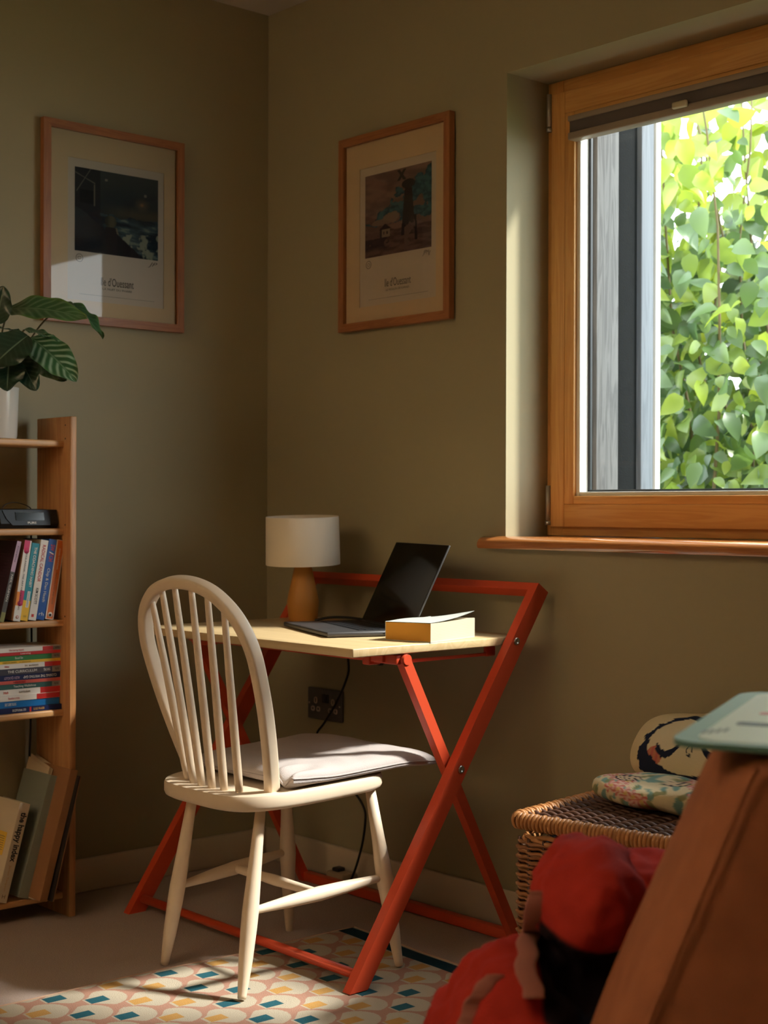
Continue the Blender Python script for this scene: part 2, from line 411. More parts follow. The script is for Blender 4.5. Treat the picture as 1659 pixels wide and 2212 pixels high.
for i in range(15500):
    x = rnd.uniform(-.5, 1.7); z = rnd.uniform(.2, 2.9); y = 1.1+abs(rnd.gauss(0, .42))
    y = 1.95+.3*rnd.random() if i >= 13000 else y; top = (2.50 if i < 13000 else 2.2)+.55*noise.noise(Vector((x*1.6, 3.1, 0)))-1.25*max(0, x-.45)
    if z > top and rnd.random() < .9: continue
    if z > top-.5 and rnd.random() < .45: continue
    nz = Vector((rnd.gauss(0, .5), -1+rnd.gauss(0, .5), .55+rnd.gauss(0, .5))).normalized()
    dn = Vector((rnd.gauss(0, .8), rnd.gauss(0, .3), -.7+rnd.gauss(0, .5)))
    ax = (dn-nz*dn.dot(nz)).normalized(); ay = nz.cross(ax)
    s_ = rnd.uniform(.5, 1.3) if i < 13000 else 1.7
    M_ = Matrix((ax, ay, nz)).transposed().to_4x4(); M_.translation = (x, y, z)
    d = Vector((x, y, z))-CAM; dz = d.dot(FWD); u = 829.5+F*d.dot(RIGHT)/dz; v = 1106-F*d.dot(UP)/dz
    vis = 1400 < u < 1690 and 180 < v < 1090
    cands.append((0 if vis else 1, y, M_ @ Matrix.Scale(s_, 4), i))
cands.sort(key=lambda q_: (q_[0], q_[1]))
bulk = MB(); bcol = []
for r_, (nv, y, M_, i) in enumerate(cands):
    if r_ < 300:
        o = bpy.data.objects.new('leaf', leafmeshes[(3, 9, 2)[i % 3] if M_.translation.z > 1.95 else i % 12]); C.objects.link(o); o.parent = hedge
        o.matrix_local = INV[hedge.name] @ M_
    else:
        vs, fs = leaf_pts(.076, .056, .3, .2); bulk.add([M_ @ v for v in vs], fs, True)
        depth_shade = 1-.5*sm(1.25, 1.9, y); c = [x*depth_shade for x in lin(GR[3 if (M_.translation.z > 2.0 and i % 3) else i % 6])]; bcol += [x for _ in vs for x in (*c, 1)]  # leaf colour darkened with depth, for shade inside the hedge
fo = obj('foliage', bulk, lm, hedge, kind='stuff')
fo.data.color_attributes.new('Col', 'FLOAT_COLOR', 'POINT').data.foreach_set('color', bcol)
STEM = mat('hedge_stem', (104, 92, 62), .8)
for k in range(22):
    x = rnd.uniform(-.3, 1.5); y = rnd.uniform(1.15, 1.6); p = [Vector((x, y, -.15))]
    for j in range(9): p.append(p[-1]+Vector((rnd.uniform(-.07, .07), rnd.uniform(-.05, .05), .29)))
    q = MB(); q.tube(p, [.009-.0007*j for j in range(10)], 6); obj('stem', q, STEM, hedge)

# ------------------------------------------------------------------ framed prints
CARD = mat('cream_mount_card', (214, 186, 146), .85); PAPER = mat('print_paper', (206, 190, 170), .85); INK = mat('grey_ink', (92, 82, 74), .8)
PGLASS = bpy.data.materials.new('picture_glass'); PGLASS.use_nodes = True
n = PGLASS.node_tree.nodes; l = PGLASS.node_tree.links; n.remove(n['Principled BSDF'])
tr = n.new('ShaderNodeBsdfTransparent'); gl = n.new('ShaderNodeBsdfGlossy'); gl.inputs['Roughness'].default_value = .03
fr = n.new('ShaderNodeFresnel'); fr.inputs[0].default_value = 1.45
ms = n.new('ShaderNodeMixShader'); l.new(fr.outputs[0], ms.inputs[0]); l.new(tr.outputs[0], ms.inputs[1]); l.new(gl.outputs[0], ms.inputs[2])
l.new(ms.outputs[0], n['Material Output'].inputs[0])
PRINTM = vmat('ink_print', .8)
def fb_(p, o=4): return noise.fractal(p, 1.0, 2.0, o)
def sea(u, v):   # u right, v up, 0..1
    c = mix((.010, .016, .020), (.030, .036, .034), sm(.45, 1, v)+.2*fb_(Vector((u*3, v*3, 1))))
    c = mix(c, (.075, .060, .030), .5*sm(.13, 0, abs(v-.52))*sm(.25, .6, u))
    d = sqrt((u-.80)**2+((v-.66)*1.1)**2); c = mix(c, (.30, .13, .04), sm(.035, .0, d)); c = mix(c, (.10, .075, .04), .6*sm(.12, 0, d))
    hz = .46+.06*fb_(Vector((u*5, .3, 2)))
    if v < hz:
        wv = fb_(Vector((u*3+v*2, v*11, 5)), 6); c = mix((.006, .012, .018), (.03, .055, .06), sm(-.3, .5, wv)); c = mix(c, (.10, .125, .10), sm(.38, .6, wv))
        wv2 = fb_(Vector((u*9, v*9, 7)), 5)
        if u > .5 and v < .26+.1*(u-.5): c = mix(c, (.16, .17, .12), sm(.0, .25, wv2+.26*sm(.26, .0, v)))
    if u < .30 and v > .42+(0.30-u)*.3:   # deck house of a boat
        c = mix((.010, .011, .014), c, .15)
        if .06 < u < .22 and .58 < v < .74: c = (.004, .005, .008)
        if abs(u-.23) < .008 and .56 < v < .82: c = (.09, .08, .06)
    if abs((v-.92)-(u-.04)*-.45) < .006 and u < .24: c = (.09, .08, .065)
    if abs((v-.80)-(u-.07)*1.7) < .010 and .02 < u < .2: c = (.08, .075, .06)
    if u < .42+.2*(.30-v) and v < .30+.22*sm(.0, .4, .4-u): c = mix((.008, .009, .012), (.02, .024, .026), sm(.1, .22, v)*sm(.4, .1, u))
    dd = sqrt(((u-.42)/.07)**2+((v-.40)/.075)**2)      # head and shoulder of a figure in dark coat
    if dd < 1: c = mix((.055, .05, .03), (.02, .02, .015), sm(.2, 1, abs(u-.44)/.07))
    if .36+(.33-v)*.05 < u < .50+(.33-v)*.25 and v < .33: c = (.010, .008, .010)
    if abs(u-(.49+(.33-v)*.24)) < .010 and v < .33: c = (.10, .09, .06)
    if u > .5 and v < .30 and v < .22-(u-.55)*.8: c = (.006, .006, .008)
    g = noise.cell(Vector((u*34, v*34, 0)))
    if v > .72 and u > .35 and g > .985: c = (.14, .13, .10)
    return c
def moor(u, v):
    n1 = fb_(Vector((u*3, v*9, 3)), 5); c = mix((.085, .048, .038), (.13, .075, .055), sm(-.4, .5, n1)+.2*v)
    n2 = fb_(Vector((u*6, v*6, 9)), 6)
    e = v-(.28+.62*u) + .16*n2
    if v > .30 and e < .08 and v > .38-.05*n2: c = mix((.012, .035, .045), (.03, .075, .085), sm(-.3, .4, fb_(Vector((u*10, v*14, 2)), 5)))
    if v > .30 and e < .02 and n2 > .28: c = (.10, .055, .04)
    if sqrt(((u-.42)/.13)**2+((v-.44)/.08)**2)+.35*n2 < .9 or sqrt(((u-.2)/.14)**2+((v-.40)/.05)**2)+.3*n2 < .8: c = (.13, .085, .06)
    if v < .30 + .02*n2: c = mix((.05, .025, .022), (.09, .05, .04), sm(-.3, .3, fb_(Vector((u*4, v*16, 4)), 5)))
    if v < .22 and u < .30+.3*n2: c = mix(c, (.018, .010, .014), .8*sm(.05, .12, v))
    # windmill: tapering tower, cap and sails
    cx = .66; wd = .12-.10*(v-.08)
    if .20 < v < .82 and abs(u-cx) < wd: c = mix((.016, .010, .010), (.06, .034, .028), sm(-.02, .10, u-cx+.05*n2)*sm(.5, .2, v))
    if v > .74 and ((u-cx)/.10)**2+((v-.80)/.055)**2 < 1: c = (.016, .011, .011)
    for s_ in (1, -1):
        if abs((u-.56)-s_*(v-.92)*.75) < .022 and abs(v-.92) < .065: c = (.020, .014, .012)
    if v < .42 and v > .12 and abs(u-cx-.1-.06*(.42-v)) < .018: c = (.012, .008, .008)
    if .5 < u and v < .36 and u-cx > -.06 and u-cx < .1 and n2 > .05: c = (.085, .05, .04)
    if .23 < u < .38 and .22 < v < .32: c = (.15, .11, .075) if u > .26 else (.03, .02, .02)     # cottage
    if .22 < u < .40 and .31 < v < .31+.07*(1-abs(u-.31)/.10): c = (.022, .012, .014)
    for wx in (.29, .34):
        if abs(u-wx) < .010 and .25 < v < .285: c = (.03, .02, .02)
    return c
def framed(name, label, origin, ax, nrm, OH, fn, sub, title2):
    W_, H_, T, fwid = .4288, .5173, .02, .0215
    o0 = Vector(origin); ax = Vector(ax); nrm = Vector(nrm); up = Vector((0,0,1))
    t = thing(name, label, 'picture', o0+ax*W_/2)
    P = lambda a, z, d: o0+ax*a+up*z+nrm*d
    def slab(nm, a0, a1, z0, z1, d0, d1, m, mit=None, parent=t, bev=0):
        q = MB(); pts = [P(a0, z0, d0), P(a1, z0, d0), P(a1, z1, d0), P(a0, z1, d0)]
        if mit: pts = [P(a, z, d0) for a, z in mit]
        q.prism(pts, nrm*(d1-d0)); return obj(nm, q, m, parent)
    f = fwid
    g0 = .006
    for mit, m in (([(0,0),(f,f),(f,H_-f),(0,H_)], OAK_Z), ([(W_,0),(W_,H_),(W_-f,H_-f),(W_-f,f)], OAK_Z), ([(0,0),(W_,0),(W_-f,f),(f,f)], OH), ([(0,H_),(f,H_-f),(W_-f,H_-f),(W_,H_)], OH)):
        slab('frame_rail', 0,0,0,0, g0, T+.004, m, mit)
    slab('backing', .004, W_-.004, .004, H_-.004, .003, g0+.003, mat('backing_board', (60, 50, 40), .8))
    iw = [.112*W_/.44+.0, W_*.845]
    a0, a1, z0, z1 = .0755, W_-.059, .0615, H_-.0885          # print window
    q = MB(); q.prism([P(f, f, .010), P(W_-f, f, .010), P(W_-f, H_-f, .010), P(f, H_-f, .010)], nrm*.001); obj('paper', q, PAPER, t)
    for r in ((f, a0, f, H_-f), (a1, W_-f, f, H_-f), (a0, a1, f, z0), (a0, a1, z1, H_-f)): slab('mount', r[0], r[1], r[2], r[3], .011, .0130, CARD)
    p0, p1, s0, s1 = a0+.021, a1-.018, z0+.128, z1-.022
    nu, nv = 130, 150
    q = MB(); q.grid(lambda u, v: P(p0+(p1-p0)*u, s0+(s1-s0)*v, .0114), nu, nv, False)
    pr = obj('print', q, PRINTM, t)
    buf = []
    for j in range(nv):
        for i in range(nu): buf += [*[x*1.7 for x in fn(i/(nu-1), j/(nv-1))], 1]
    pr.data.color_attributes.new('Col', 'FLOAT_COLOR', 'POINT').data.foreach_set('color', buf)
    mid = (a0+a1)/2; dI = .0116
    text("Ile d'Ouessant", 'lettering', INK, t, P(mid+.002, z0+.054, dI), ax, up, .030, .100, bold=.004)
    text(title2, 'lettering', INK, t, P(mid+.002, z0+.036, dI), ax, up, .0075, .09)
    text(sub, 'signature', INK, t, P(p1-.018, s0-.012, dI), ax, up, .016, .03, shear=.4)
    q = MB(); c_ = P(p0+.014, s0-.018, dI); pts = [c_+ax*cos(k*pi/14)*.010+up*sin(k*pi/14)*.010 for k in range(28)]
    q.tube(pts, .0006, 4, closed=True); pts = [c_+ax*cos(k*pi/14)*.005+up*sin(k*pi/14)*.0035 for k in range(28)]; q.tube(pts, .0005, 4, closed=True)
    obj('stamp', q, INK, t)
    q = MB(); q.box((0,0,0),(1,1,1)); q = MB(); q.prism([P(a0+.035, z0+.0165, dI), P(a1-.03, z0+.0165, dI), P(a1-.03, z0+.0171, dI), P(a0+.035, z0+.0171, dI)], nrm*.0002); obj('print_line', q, INK, t)
    q = MB(); q.add([P(f, f, .0185), P(W_-f, f, .0185), P(W_-f, H_-f, .0185), P(f, H_-f, .0185)], [(0,1,2,3)]); obj('glazing', q, PGLASS, t)
framed('framed_print', 'oak framed print of a dark stormy sea and boat, hanging above the bookshelf', (0, -.3045-.4288, 1.4801), (0,1,0), (1,0,0), OAK_HY, sea, 'JP', 'LA NUIT DU PHARE')
framed('framed_print', 'oak framed print of a windmill under teal clouds, hanging above the desk', (.3426, 0, 1.4758), (1,0,0), (0,-1,0), OAK_H, moor, 'JPMg', 'LE MOULIN DE KARAES')

# ------------------------------------------------------------------ socket
so_ = thing('wall_socket', 'charcoal double wall socket below the desk beside the corner', 'socket', (.271, 0, .464))
PLATE = mat('charcoal_plate', (88, 82, 80), .45); PIN = mat('pale_shutter', (190, 168, 152), .5)
x0, z0 = .1984, .4214
q = MB(); q.box((x0, -.009, z0), (x0+.146, 0, z0+.086), .003); obj('plate', q, PLATE, so_)
def ring(c, w_, h_, t_):
    q = MB(); pts = []
    for k in range(20):
        a = 2*pi*k/20; ca, sa = cos(a), sin(a); e = .55
        pts.append((c[0]+w_*math.copysign(abs(ca)**e, ca), -.0095, c[1]+h_*math.copysign(abs(sa)**e, sa)))
    q.tube(pts, t_, 5, closed=True); return q
for cx in (.036, .110):
    obj('pin_hole', ring((x0+cx, z0+.052), .0048, .0075, .0022), PIN, so_)
    for dx in (-.0115, .0115): obj('pin_hole', ring((x0+cx+dx, z0+.0285), .0060, .0050, .0024), PIN, so_)
for cx in (.064, .080):
    q = MB(); q.box((x0+cx, -.013, z0+.048), (x0+cx+.012, -.008, z0+.072), .002); obj('switch', q, mat('switch_grey', (48, 44, 44), .35), so_)
for cx in (.008, .138):
    q = MB(); q.lathe((x0+cx, -.0085, z0+.043), [(.003, 0), (.003, .0012), (.0, .0016)], 10, (0,-1,0)); obj('screw', q, PIN, so_)

# ------------------------------------------------------------------ desk
DL, DR, LT = .25, 1.11, .024
desk = thing('folding_desk', 'folding desk with red crossed metal legs and pale oak top', 'desk', (.68, -.35, 0))
q = MB(); q.box((DL+LT+.006, -.60, .691), (DR-LT-.006, -.07, .710), .0025); obj('desktop', q, ASH, desk)
# long legs: from the front foot up past the top to the rear rail
ld = Vector((0, .571, .832)).normalized(); lp = Vector((0, .832, -.571)).normalized()
for xa in (DL, DR-LT):
    y0, y1 = -.634, -.585
    A0 = Vector((0, y0, 0)); B0 = Vector((0, y1, 0)); A1 = Vector((0, -.063, .832)); B1 = A1+lp*.040
    g_ = .0045 if xa > .6 else 0; A0 = Vector((0, y0+g_*.686, g_)); B0 = Vector((0, y1+g_*.686, g_))
    q = MB(); q.prism([Vector((xa, p.y, p.z)) for p in (A0, B0, B1, A1)], (LT, 0, 0)); lg = obj('long_leg', q, RED, desk)
    for (yy, zz) in ((-.136, .702), (-.312, .431)):
        sx = xa+LT if xa > .6 else xa
        for s_, xx in ((1, xa+LT), (-1, xa)):
            q = MB(); q.lathe((xx, yy, zz), [(.0085, -.001), (.0085, .002), (.0045, .0022), (.0045, .001), (0, .001)], 14, (s_,0,0)); obj('bolt', q, STEEL, lg)
# rear rail
A1 = Vector((DL, -.063, .832)); a_, b_ = .019, .032
q = MB(); q.prism([A1+Vector((LT,0,0))+ld*(-s_)*1.0+lp*t_ for s_, t_ in ((0,0),(a_,0),(a_,b_),(0,b_))], (DR-DL-2*LT, 0, 0)); obj('rear_rail', q, RED, desk)
# short legs
st, sb = Vector((0, -.447, .676)), Vector((0, -.092, .005)); sdv = (sb-st).normalized()
for xa in (DL+LT+.013+.004, DR-LT-.013-.004):
    q = MB(); q.bar((xa, st.y, st.z), (xa, sb.y, sb.z), .022, .024, (1,0,0)); sl = obj('short_leg', q, RED, desk)
    q = MB(); q.lathe((xa-.014, st.y, st.z+.002), [(.0115, 0), (.0115, .028)], 18, (1,0,0)); obj('hinge_knuckle', q, RED, sl)
q = MB(); q.box((DL+LT+.05, -.478, .670), (DR-LT-.05, -.455, .6905), .002); obj('front_rail', q, RED, desk)
for xa, s_ in ((DR-LT-.10, 1), (DL+LT+.10, -1)):
    q = MB(); q.box((xa-.012, -.483, .662), (xa+.012, -.448, .6908), .003); obj('clip', q, RED, desk)
    q = MB(); q.box((min(xa, xa+s_*.085), -.470, .667), (max(xa, xa+s_*.085), -.448, .688), .003); obj('hinge_arm', q, RED, desk)
for xa in (1.052, .308):
    q = MB(); q.box((xa-.004, -.445, .668), (xa+.004, -.165, .6735)); q.tube([(xa, -.445, .671), (xa, -.165, .671)], .004, 8)
    obj('slide_bar', q, RED, desk)
    q = MB(); q.box((xa-.006, -.180, .666), (xa+.006, -.150, .6908), .004); obj('slide_bracket', q, RED, desk)
q = MB(); q.tube([(DL+LT, -.592, .032), (DR-LT, -.592, .032)], .0105, 12); obj('foot_bar', q, RED, desk)
q = MB(); q.box((DL+LT+.004, -.104, .002), (DR-LT-.004, -.080, .026), .002); obj('rear_foot_bar', q, RED, desk)

# ------------------------------------------------------------------ laptop
th = radians(-21.4); Wl, Dl, tilt = .344, .209, radians(115.4)
R_ = Matrix.Rotation(th, 4, 'Z')
lap = thing('laptop', 'open grey laptop with black screen on the desk', 'laptop', (.845, -.475, .7105), th)
ALU = mat('space_grey_aluminium', (84, 82, 82), .45, .6); BLK = mat('black_display_glass', (5, 6, 8), .12, spec=.25); KEYS = mat('dark_keys', (22, 22, 24), .5)
q = MB(); q.box((-Wl, 0, .0015), (0, Dl, .0125), .003); obj('base', q, ALU, lap, local=True)
q = MB(); q.box((-Wl+.028, .085, .0122), (-.028, .192, .0130)); kb = obj('keyboard', q, mat('key_well', (14, 14, 16), .6), lap, local=True)
q = MB()
for r in range(6):
    for c_ in range(14):
        a = -Wl+.031+c_*(Wl-.062)/14; b2 = .088+r*.0172; q.box((a, b2, .0129), (a+(Wl-.062)/14-.003, b2+.0145, .0140))
ko = obj('keys', q, KEYS, kb, local=True, kind='stuff')
q = MB(); q.box((-Wl/2-.06, .006, .0122), (-Wl/2+.06, .078, .0128)); obj('trackpad', q, mat('trackpad_grey', (74, 72, 72), .35, .3), lap, local=True)
for yy in (.16, .135): 
    q = MB(); q.box((-.0002, yy, .005), (.0006, yy+.010, .0085)); obj('port', q, BLACKC, lap, local=True)
for sx in (-Wl+.02, -.02):
    for sy in (.02, Dl-.02):
        q = MB(); q.lathe((sx, sy, 0), [(.006, 0), (.006, .002)], 10); obj('rubber_foot', q, BLACKC, lap, local=True)
hz = Vector((0, Dl-.004, .0125)); uu = Vector((0, -cos(tilt), sin(tilt))); nn = Vector((0, -sin(tilt), -cos(tilt)))
def lidslab(a0, a1, h0, h1, d0, d1, bev):
    q = MB(); q.box((a0, h0, d0), (a1, h1, d1), bev); q.v = [Vector((v.x, 0, 0))+hz+uu*v.y+nn*v.z for v in q.v]; return q
ldm = obj('lid', lidslab(-Wl, 0, 0, .216, -.005, 0, .0022), ALU, lap, local=True)
obj('display', lidslab(-Wl+.002, -.002, .001, .2145, .0, .0008, 0), BLK, ldm, local=True)
q = MB(); q.tube([hz+Vector((-Wl+.04, 0, -.002)), hz+Vector((-.04, 0, -.002))], .005, 10); obj('hinge', q, KEYS, lap, local=True)

# ------------------------------------------------------------------ paperback on the desk
bk = thing('paperback_book', 'thick paperback with yellow-edged pages lying on the desk by the laptop', 'book', (.967, -.407, .7105), radians(14))
YEL = mat('yellow_page_edge', (206, 148, 52), .8); PAGE = mat('cream_pages', (206, 192, 164), .9, bump=.0)
bw, bl_, bt = .118, .187, .043
def bz(u, v): return .0015+bt*(1-.22*v)   # block is thicker at the near end
q = MB()
n1, n2 = 9, 13
def top(u, v): return Vector((u*bw, v*bl_, bt*(.93+.04*u-.05*v)+ .006*sin(pi*v)*(1-u)*.6+.004*v*v*u))
def botm(u, v): return Vector((u*bw, v*bl_, .0016))
q.grid(lambda u, v: Vector((u*bw, .0005, .0016))*(1-v)+top(u, 0)*v, n1, 4, False); obj('yellow_edge', q, YEL, bk, local=True)
q = MB(); q.grid(top, n1, n2); q.grid(lambda u, v: botm(u, v), n1, n2)
q.grid(lambda u, v: Vector((bw, u*bl_, .0016))*(1-v)+top(1, u)*v, n2, 4, False); q.grid(lambda u, v: Vector((0, u*bl_, .0016))*(1-v)+top(0, u)*v, n2, 4, False)
q.grid(lambda u, v: Vector((u*bw, bl_, .0016))*(1-v)+top(u, 1)*v, n1, 4, False)
obj('pages', q, PAGE, bk, local=True)
q = MB()
for k in range(11):
    zz = .005+k*.0034; q.add([(bw+.0002, .002, zz), (bw+.0002, bl_-.002, zz+.0004*k), (bw+.0002, bl_-.002, zz+.0003+.0004*k), (bw+.0002, .002, zz+.0003)], [(0,1,2,3)])
obj('page_lines', q, mat('page_shadow', (176, 156, 126), .9), bk, local=True)
COV = mat('white_green_cover', (206, 208, 198), .35)
def cov(u, v): p = top(u, v); return p+Vector((0, 0, .0012+.011*v*v*u+.004*u*v))
q = MB(); q.grid(cov, n1, n2); q.grid(lambda u, v: cov(u, v)-Vector((0,0,.0004)), n1, n2)
q.box((0, 0, 0), (bw, bl_, .0014)); q.box((-.0012, 0, 0), (0, bl_, bt*.97)); obj('cover', q, COV, bk, local=True)

# ------------------------------------------------------------------ table lamp
lp_ = thing('table_lamp', 'table lamp with ochre bottle base and white drum shade on desk', 'lamp', (.415, -.20, .7105))
OCH = mat('ochre_ceramic', (192, 130, 54), .55); SHD = mat('white_linen_shade', (226, 212, 192), .85, bump=.2, bscale=400)
pr = [(.030, 0), (.036, .002), (.0375, .010), (.041, .042), (.0415, .050), (.040, .060), (.0225, .140), (.022, .150), (.010, .156), (.008, .17), (0, .17)]
q = MB(); q.lathe((0,0,0), pr, 40); obj('base', q, OCH, lp_, local=True, autosmooth=35)
ax_ = Vector((.02, -.04, 1)).normalized()
q = MB(); q.lathe((0,0,.147), [(.096, 0), (.0965, .001), (.0945, .123), (.094, .124), (.0925, .123), (.0945, .001), (.096, 0)], 56, ax_, cap=False); obj('lamp_shade', q, SHD, lp_, local=True)
q = MB()
for k in range(3):
    a = k*2*pi/3; q.tube([Vector((0,0,.17)), Vector((.094*cos(a), .094*sin(a), .150))], .0015, 6)
obj('shade_spider', q, STEEL, lp_, local=True)
q = MB(); q.lathe((0,0,.168), [(.012, 0), (.014, .02), (.028, .05), (.030, .065), (.022, .085), (0, .092)], 20); obj('bulb', q, mat('opal_bulb', (235, 230, 220), .3), lp_, local=True)
q = MB(); pts = [(.452, -.19, .714), (.478, -.165, .722), (.505, -.128, .722), (.535, -.088, .716), (.555, -.062, .712), (.562, -.052, .69), (.555, -.05, .60)]
def spline(P, n=8):
    P = [Vector(p) for p in P]; out = []
    for i in range(len(P)-1):
        a, b, c, d = P[max(i-1, 0)], P[i], P[i+1], P[min(i+2, len(P)-1)]
        for k in range(n):
            t = k/n; out.append(.5*((2*b)+(-a+c)*t+(2*a-5*b+4*c-d)*t*t+(-a+3*b-3*c+d)*t**3))
    return out+[P[-1]]
# one cable: over the back of the desk, down the wall and along to the floor socket block
def wl(u, v, y): p = px_plane(u, v, (0, y, 0), (0, 1, 0)); return p
pts += [wl(757, 1400, -.06), wl(752, 1455, -.045), wl(728, 1515, -.03), wl(700, 1562, -.022), wl(684, 1588, -.02), wl(690, 1640, -.02), wl(735, 1690, -.025), wl(765, 1712, -.03), wl(786, 1745, -.035), wl(789, 1775, -.04), wl(781, 1830, -.04), wl(763, 1890, -.045), wl(752, 1908, -.045)]
q = MB(); q.tube(spline(pts), .0032, 8); tag(obj('lamp_cable', q, BLACKC), 'black cable hanging from the desk down past the wall socket', 'cable')
e = thing('extension_block', 'small beige extension block on the carpet behind the chair by the baseboard', 'extension lead', (wl(725, 1893, -.05).x, -.05, 0))
ex = wl(725, 1893, -.05).x
q = MB(); q.box((ex-.02, -.068, .0), (ex+.05, -.022, .034), .005); obj('body', q, mat('beige_plastic', (176, 152, 124), .5), e)
q = MB(); q.box((ex-.005, -.060, .033), (ex+.02, -.032, .044), .004); obj('plug', q, BLACKC, e)

# ------------------------------------------------------------------ windsor chair
ch = thing('windsor_chair', 'cream painted hoop-back spindle chair standing at the desk', 'chair', (.837, -.63, 0))
cxm = .837
def seat_z(y): return .4135+(y+.835)/.405*.0165
def seat_outline(s_=1.0, n=72):
    pts = []
    for k in range(n):
        a = 2*pi*k/n; ca, sa = cos(a), sin(a)
        e = .52 if sa < 0 else .38
        X = math.copysign(abs(ca)**e, ca); Y = math.copysign(abs(sa)**e, sa)
        y = -.6325+.2025*Y*s_
        hw = .190+.008*(Y+1)/2-.012*max(0, -Y)
        pts.append((cxm+hw*X*s_, y))
    return pts
q = MB(); rings = [(.955, -.034), (.988, -.030), (1.0, -.024), (1.0, -.007), (.988, -.0015), (.955, 0), (.55, -.004), (.0, -.006)]
vs = []; N = 72
for sc_, dz in rings:
    for (x, y) in seat_outline(max(sc_, .001)): vs.append((x, y, seat_z(y)+dz))
fs = [(i*N+k, i*N+(k+1) % N, (i+1)*N+(k+1) % N, (i+1)*N+k) for i in range(len(rings)-1) for k in range(N)]+[tuple(range(N))[::-1]]
q.add(vs, fs, True); obj('seat', q, CHAIRP, ch, autosmooth=40)
feet = dict(RL=(.676, -.795), RR=(.990, -.817), FR=(1.035, -.426), FL=(.645, -.423))
tops = dict(RL=(.715, -.745), RR=(.958, -.745), FR=(.985, -.470), FL=(.690, -.470))
legp = {}
for k in feet:
    f_, t_ = feet[k], tops[k]; A = Vector((*f_, .0065 if f_[0] > .8 else .0005)); B = Vector((*t_, seat_z(t_[1])-.028)); legp[k] = (A, B)
    prof = [(0, .0085), (.02, .0095), (.18, .0145), (.36, .0172), (.44, .0175), (.55, .016), (.8, .0125), (1, .0105)]
    if k[0] == 'F': prof = [(0, .0085), (.02, .0095), (.2, .0145), (.40, .0175), (.47, .0195), (.53, .0185), (.7, .0145), (1, .0110)]
    q = MB(); q.tube([A.lerp(B, p[0]) for p in prof], [p[1] for p in prof], 18); obj('leg', q, CHAIRP, ch)
def stretcher(A, B, rm=.0155, re=.0075):
    q = MB(); prof = [(0, re), (.06, re*1.1), (.3, rm*.85), (.5, rm), (.7, rm*.85), (.94, re*1.1), (1, re)]
    q.tube([A.lerp(B, p[0]) for p in prof], [p[1] for p in prof], 16); obj('stretcher', q, CHAIRP, ch)
at_ = lambda k, z: legp[k][0].lerp(legp[k][1], z/legp[k][1].z)
SA, SB = at_('RR', .172), at_('FR', .196); stretcher(SA, SB)
TA, TB = at_('RL', .172), at_('FL', .196); stretcher(TA, TB)
stretcher(SA.lerp(SB, .5), TA.lerp(TB, .5), .012, .0085)
# hoop
ky = .3; hp = lambda x, z: Vector((x, -.73-ky*(z-.41), z))
half = [(.140, .413), (.152, .45), (.171, .52), (.187, .60), (.1945, .68), (.192, .72), (.180, .757), (.160, .787), (.130, .813), (.095, .832), (.05, .844), (0, .848)]
full = [hp(cxm+w_, z) for w_, z in half]+[hp(cxm-w_, z) for w_, z in half[-2::-1]]
path = spline(full, 5); nrm = Vector((0, -1, -ky)).normalized()
fr_ = []
for i, p in enumerate(path):
    t = (path[min(i+1, len(path)-1)]-path[max(i-1, 0)]).normalized(); fr_.append((t.cross(nrm).normalized(), nrm))
def rrect(a, b, r, n=4):
    o = []
    for cx_, cy_, s0 in ((a-r, b-r, 0), (-a+r, b-r, 1), (-a+r, -b+r, 2), (a-r, -b+r, 3)):
        for k in range(n+1):
            g = (s0+k/n)*pi/2; o.append((cx_+r*cos(g), cy_+r*sin(g)))
    return o
q = MB(); q.sweep(path, fr_, rrect(.0125, .0150, .007), smooth=True); obj('hoop', q, CHAIRP, ch, autosmooth=50)
def hoop_z(xr):
    xr = abs(xr); best = None
    for (w1, z1), (w2, z2) in zip(half[4:], half[5:]):
        if w2 <= xr <= w1: return z1+(z2-z1)*(w1-xr)/(w1-w2)
    return .84
for xb, xt in ((-.093, -.133), (-.055, -.083), (-.019, -.031), (.019, .030), (.055, .083), (.093, .131)):
    yb = -.797+.017*(xb/.093)**2; A = Vector((cxm+xb, yb, seat_z(yb)-.004)); zt = hoop_z(xt)-.006; B = hp(cxm+xt, zt)
    q = MB(); q.tube([A, A.lerp(B, .1), A.lerp(B, .35), A.lerp(B, .7), A.lerp(B, .94), B], [.0082, .0090, .0090, .0080, .0068, .0062], 12); obj('spindle', q, CHAIRP, ch)

# ------------------------------------------------------------------ seat cushion
cu = thing('seat_cushion', 'flat grey linen cushion lying on the cream chair', 'cushion', (cxm, -.55, .43))
def cush(top_):
    def fn(u, v):
        a, b_ = sin((u-.5)*pi), sin((v-.5)*pi); v = (b_+1)/2
        x = cxm+.005+a*(.188+.012*v)*(1-.03*b_*b_); y = -.712+v*.400
        ed = (1-abs(a)**5)*(1-abs(b_)**5)
        base = seat_z(min(y, -.44))+.004
        if y > -.45: base += (y+.45)*.035-.012*((y+.45)/.14)**2
        e2 = (1-abs(a)**16)*(1-abs(b_)**16); th_ = .014+.016*max(0, e2)**.5
        z = base+(th_+.007*max(0, ed)**.6 if top_ else .009*(1-max(0, e2)**.5))
        wr = .0035*noise.noise(Vector((x*9, y*16, 2)))+.002*noise.noise(Vector((x*24, y*24, 5)))
        if top_: z += wr*(.4+.6*ed)
        if a > .62 and b_ < -.55: z += .010*sin((a-.62)*22)*(-.55-b_)*2*(1 if top_ else .6)
        return Vector((x, y, z))
    return fn
q = MB(); q.grid(cush(True), 61, 61); q.grid(cush(False), 61, 61)
T_, Bm = cush(True), cush(False)
for e_ in (lambda u: (u, 0), lambda u: (u, 1), lambda u: (0, u), lambda u: (1, u)):
    q.grid(lambda u, v: T_(*e_(u)).lerp(Bm(*e_(u)), v)+Vector((0, 0, 0)), 61, 4)
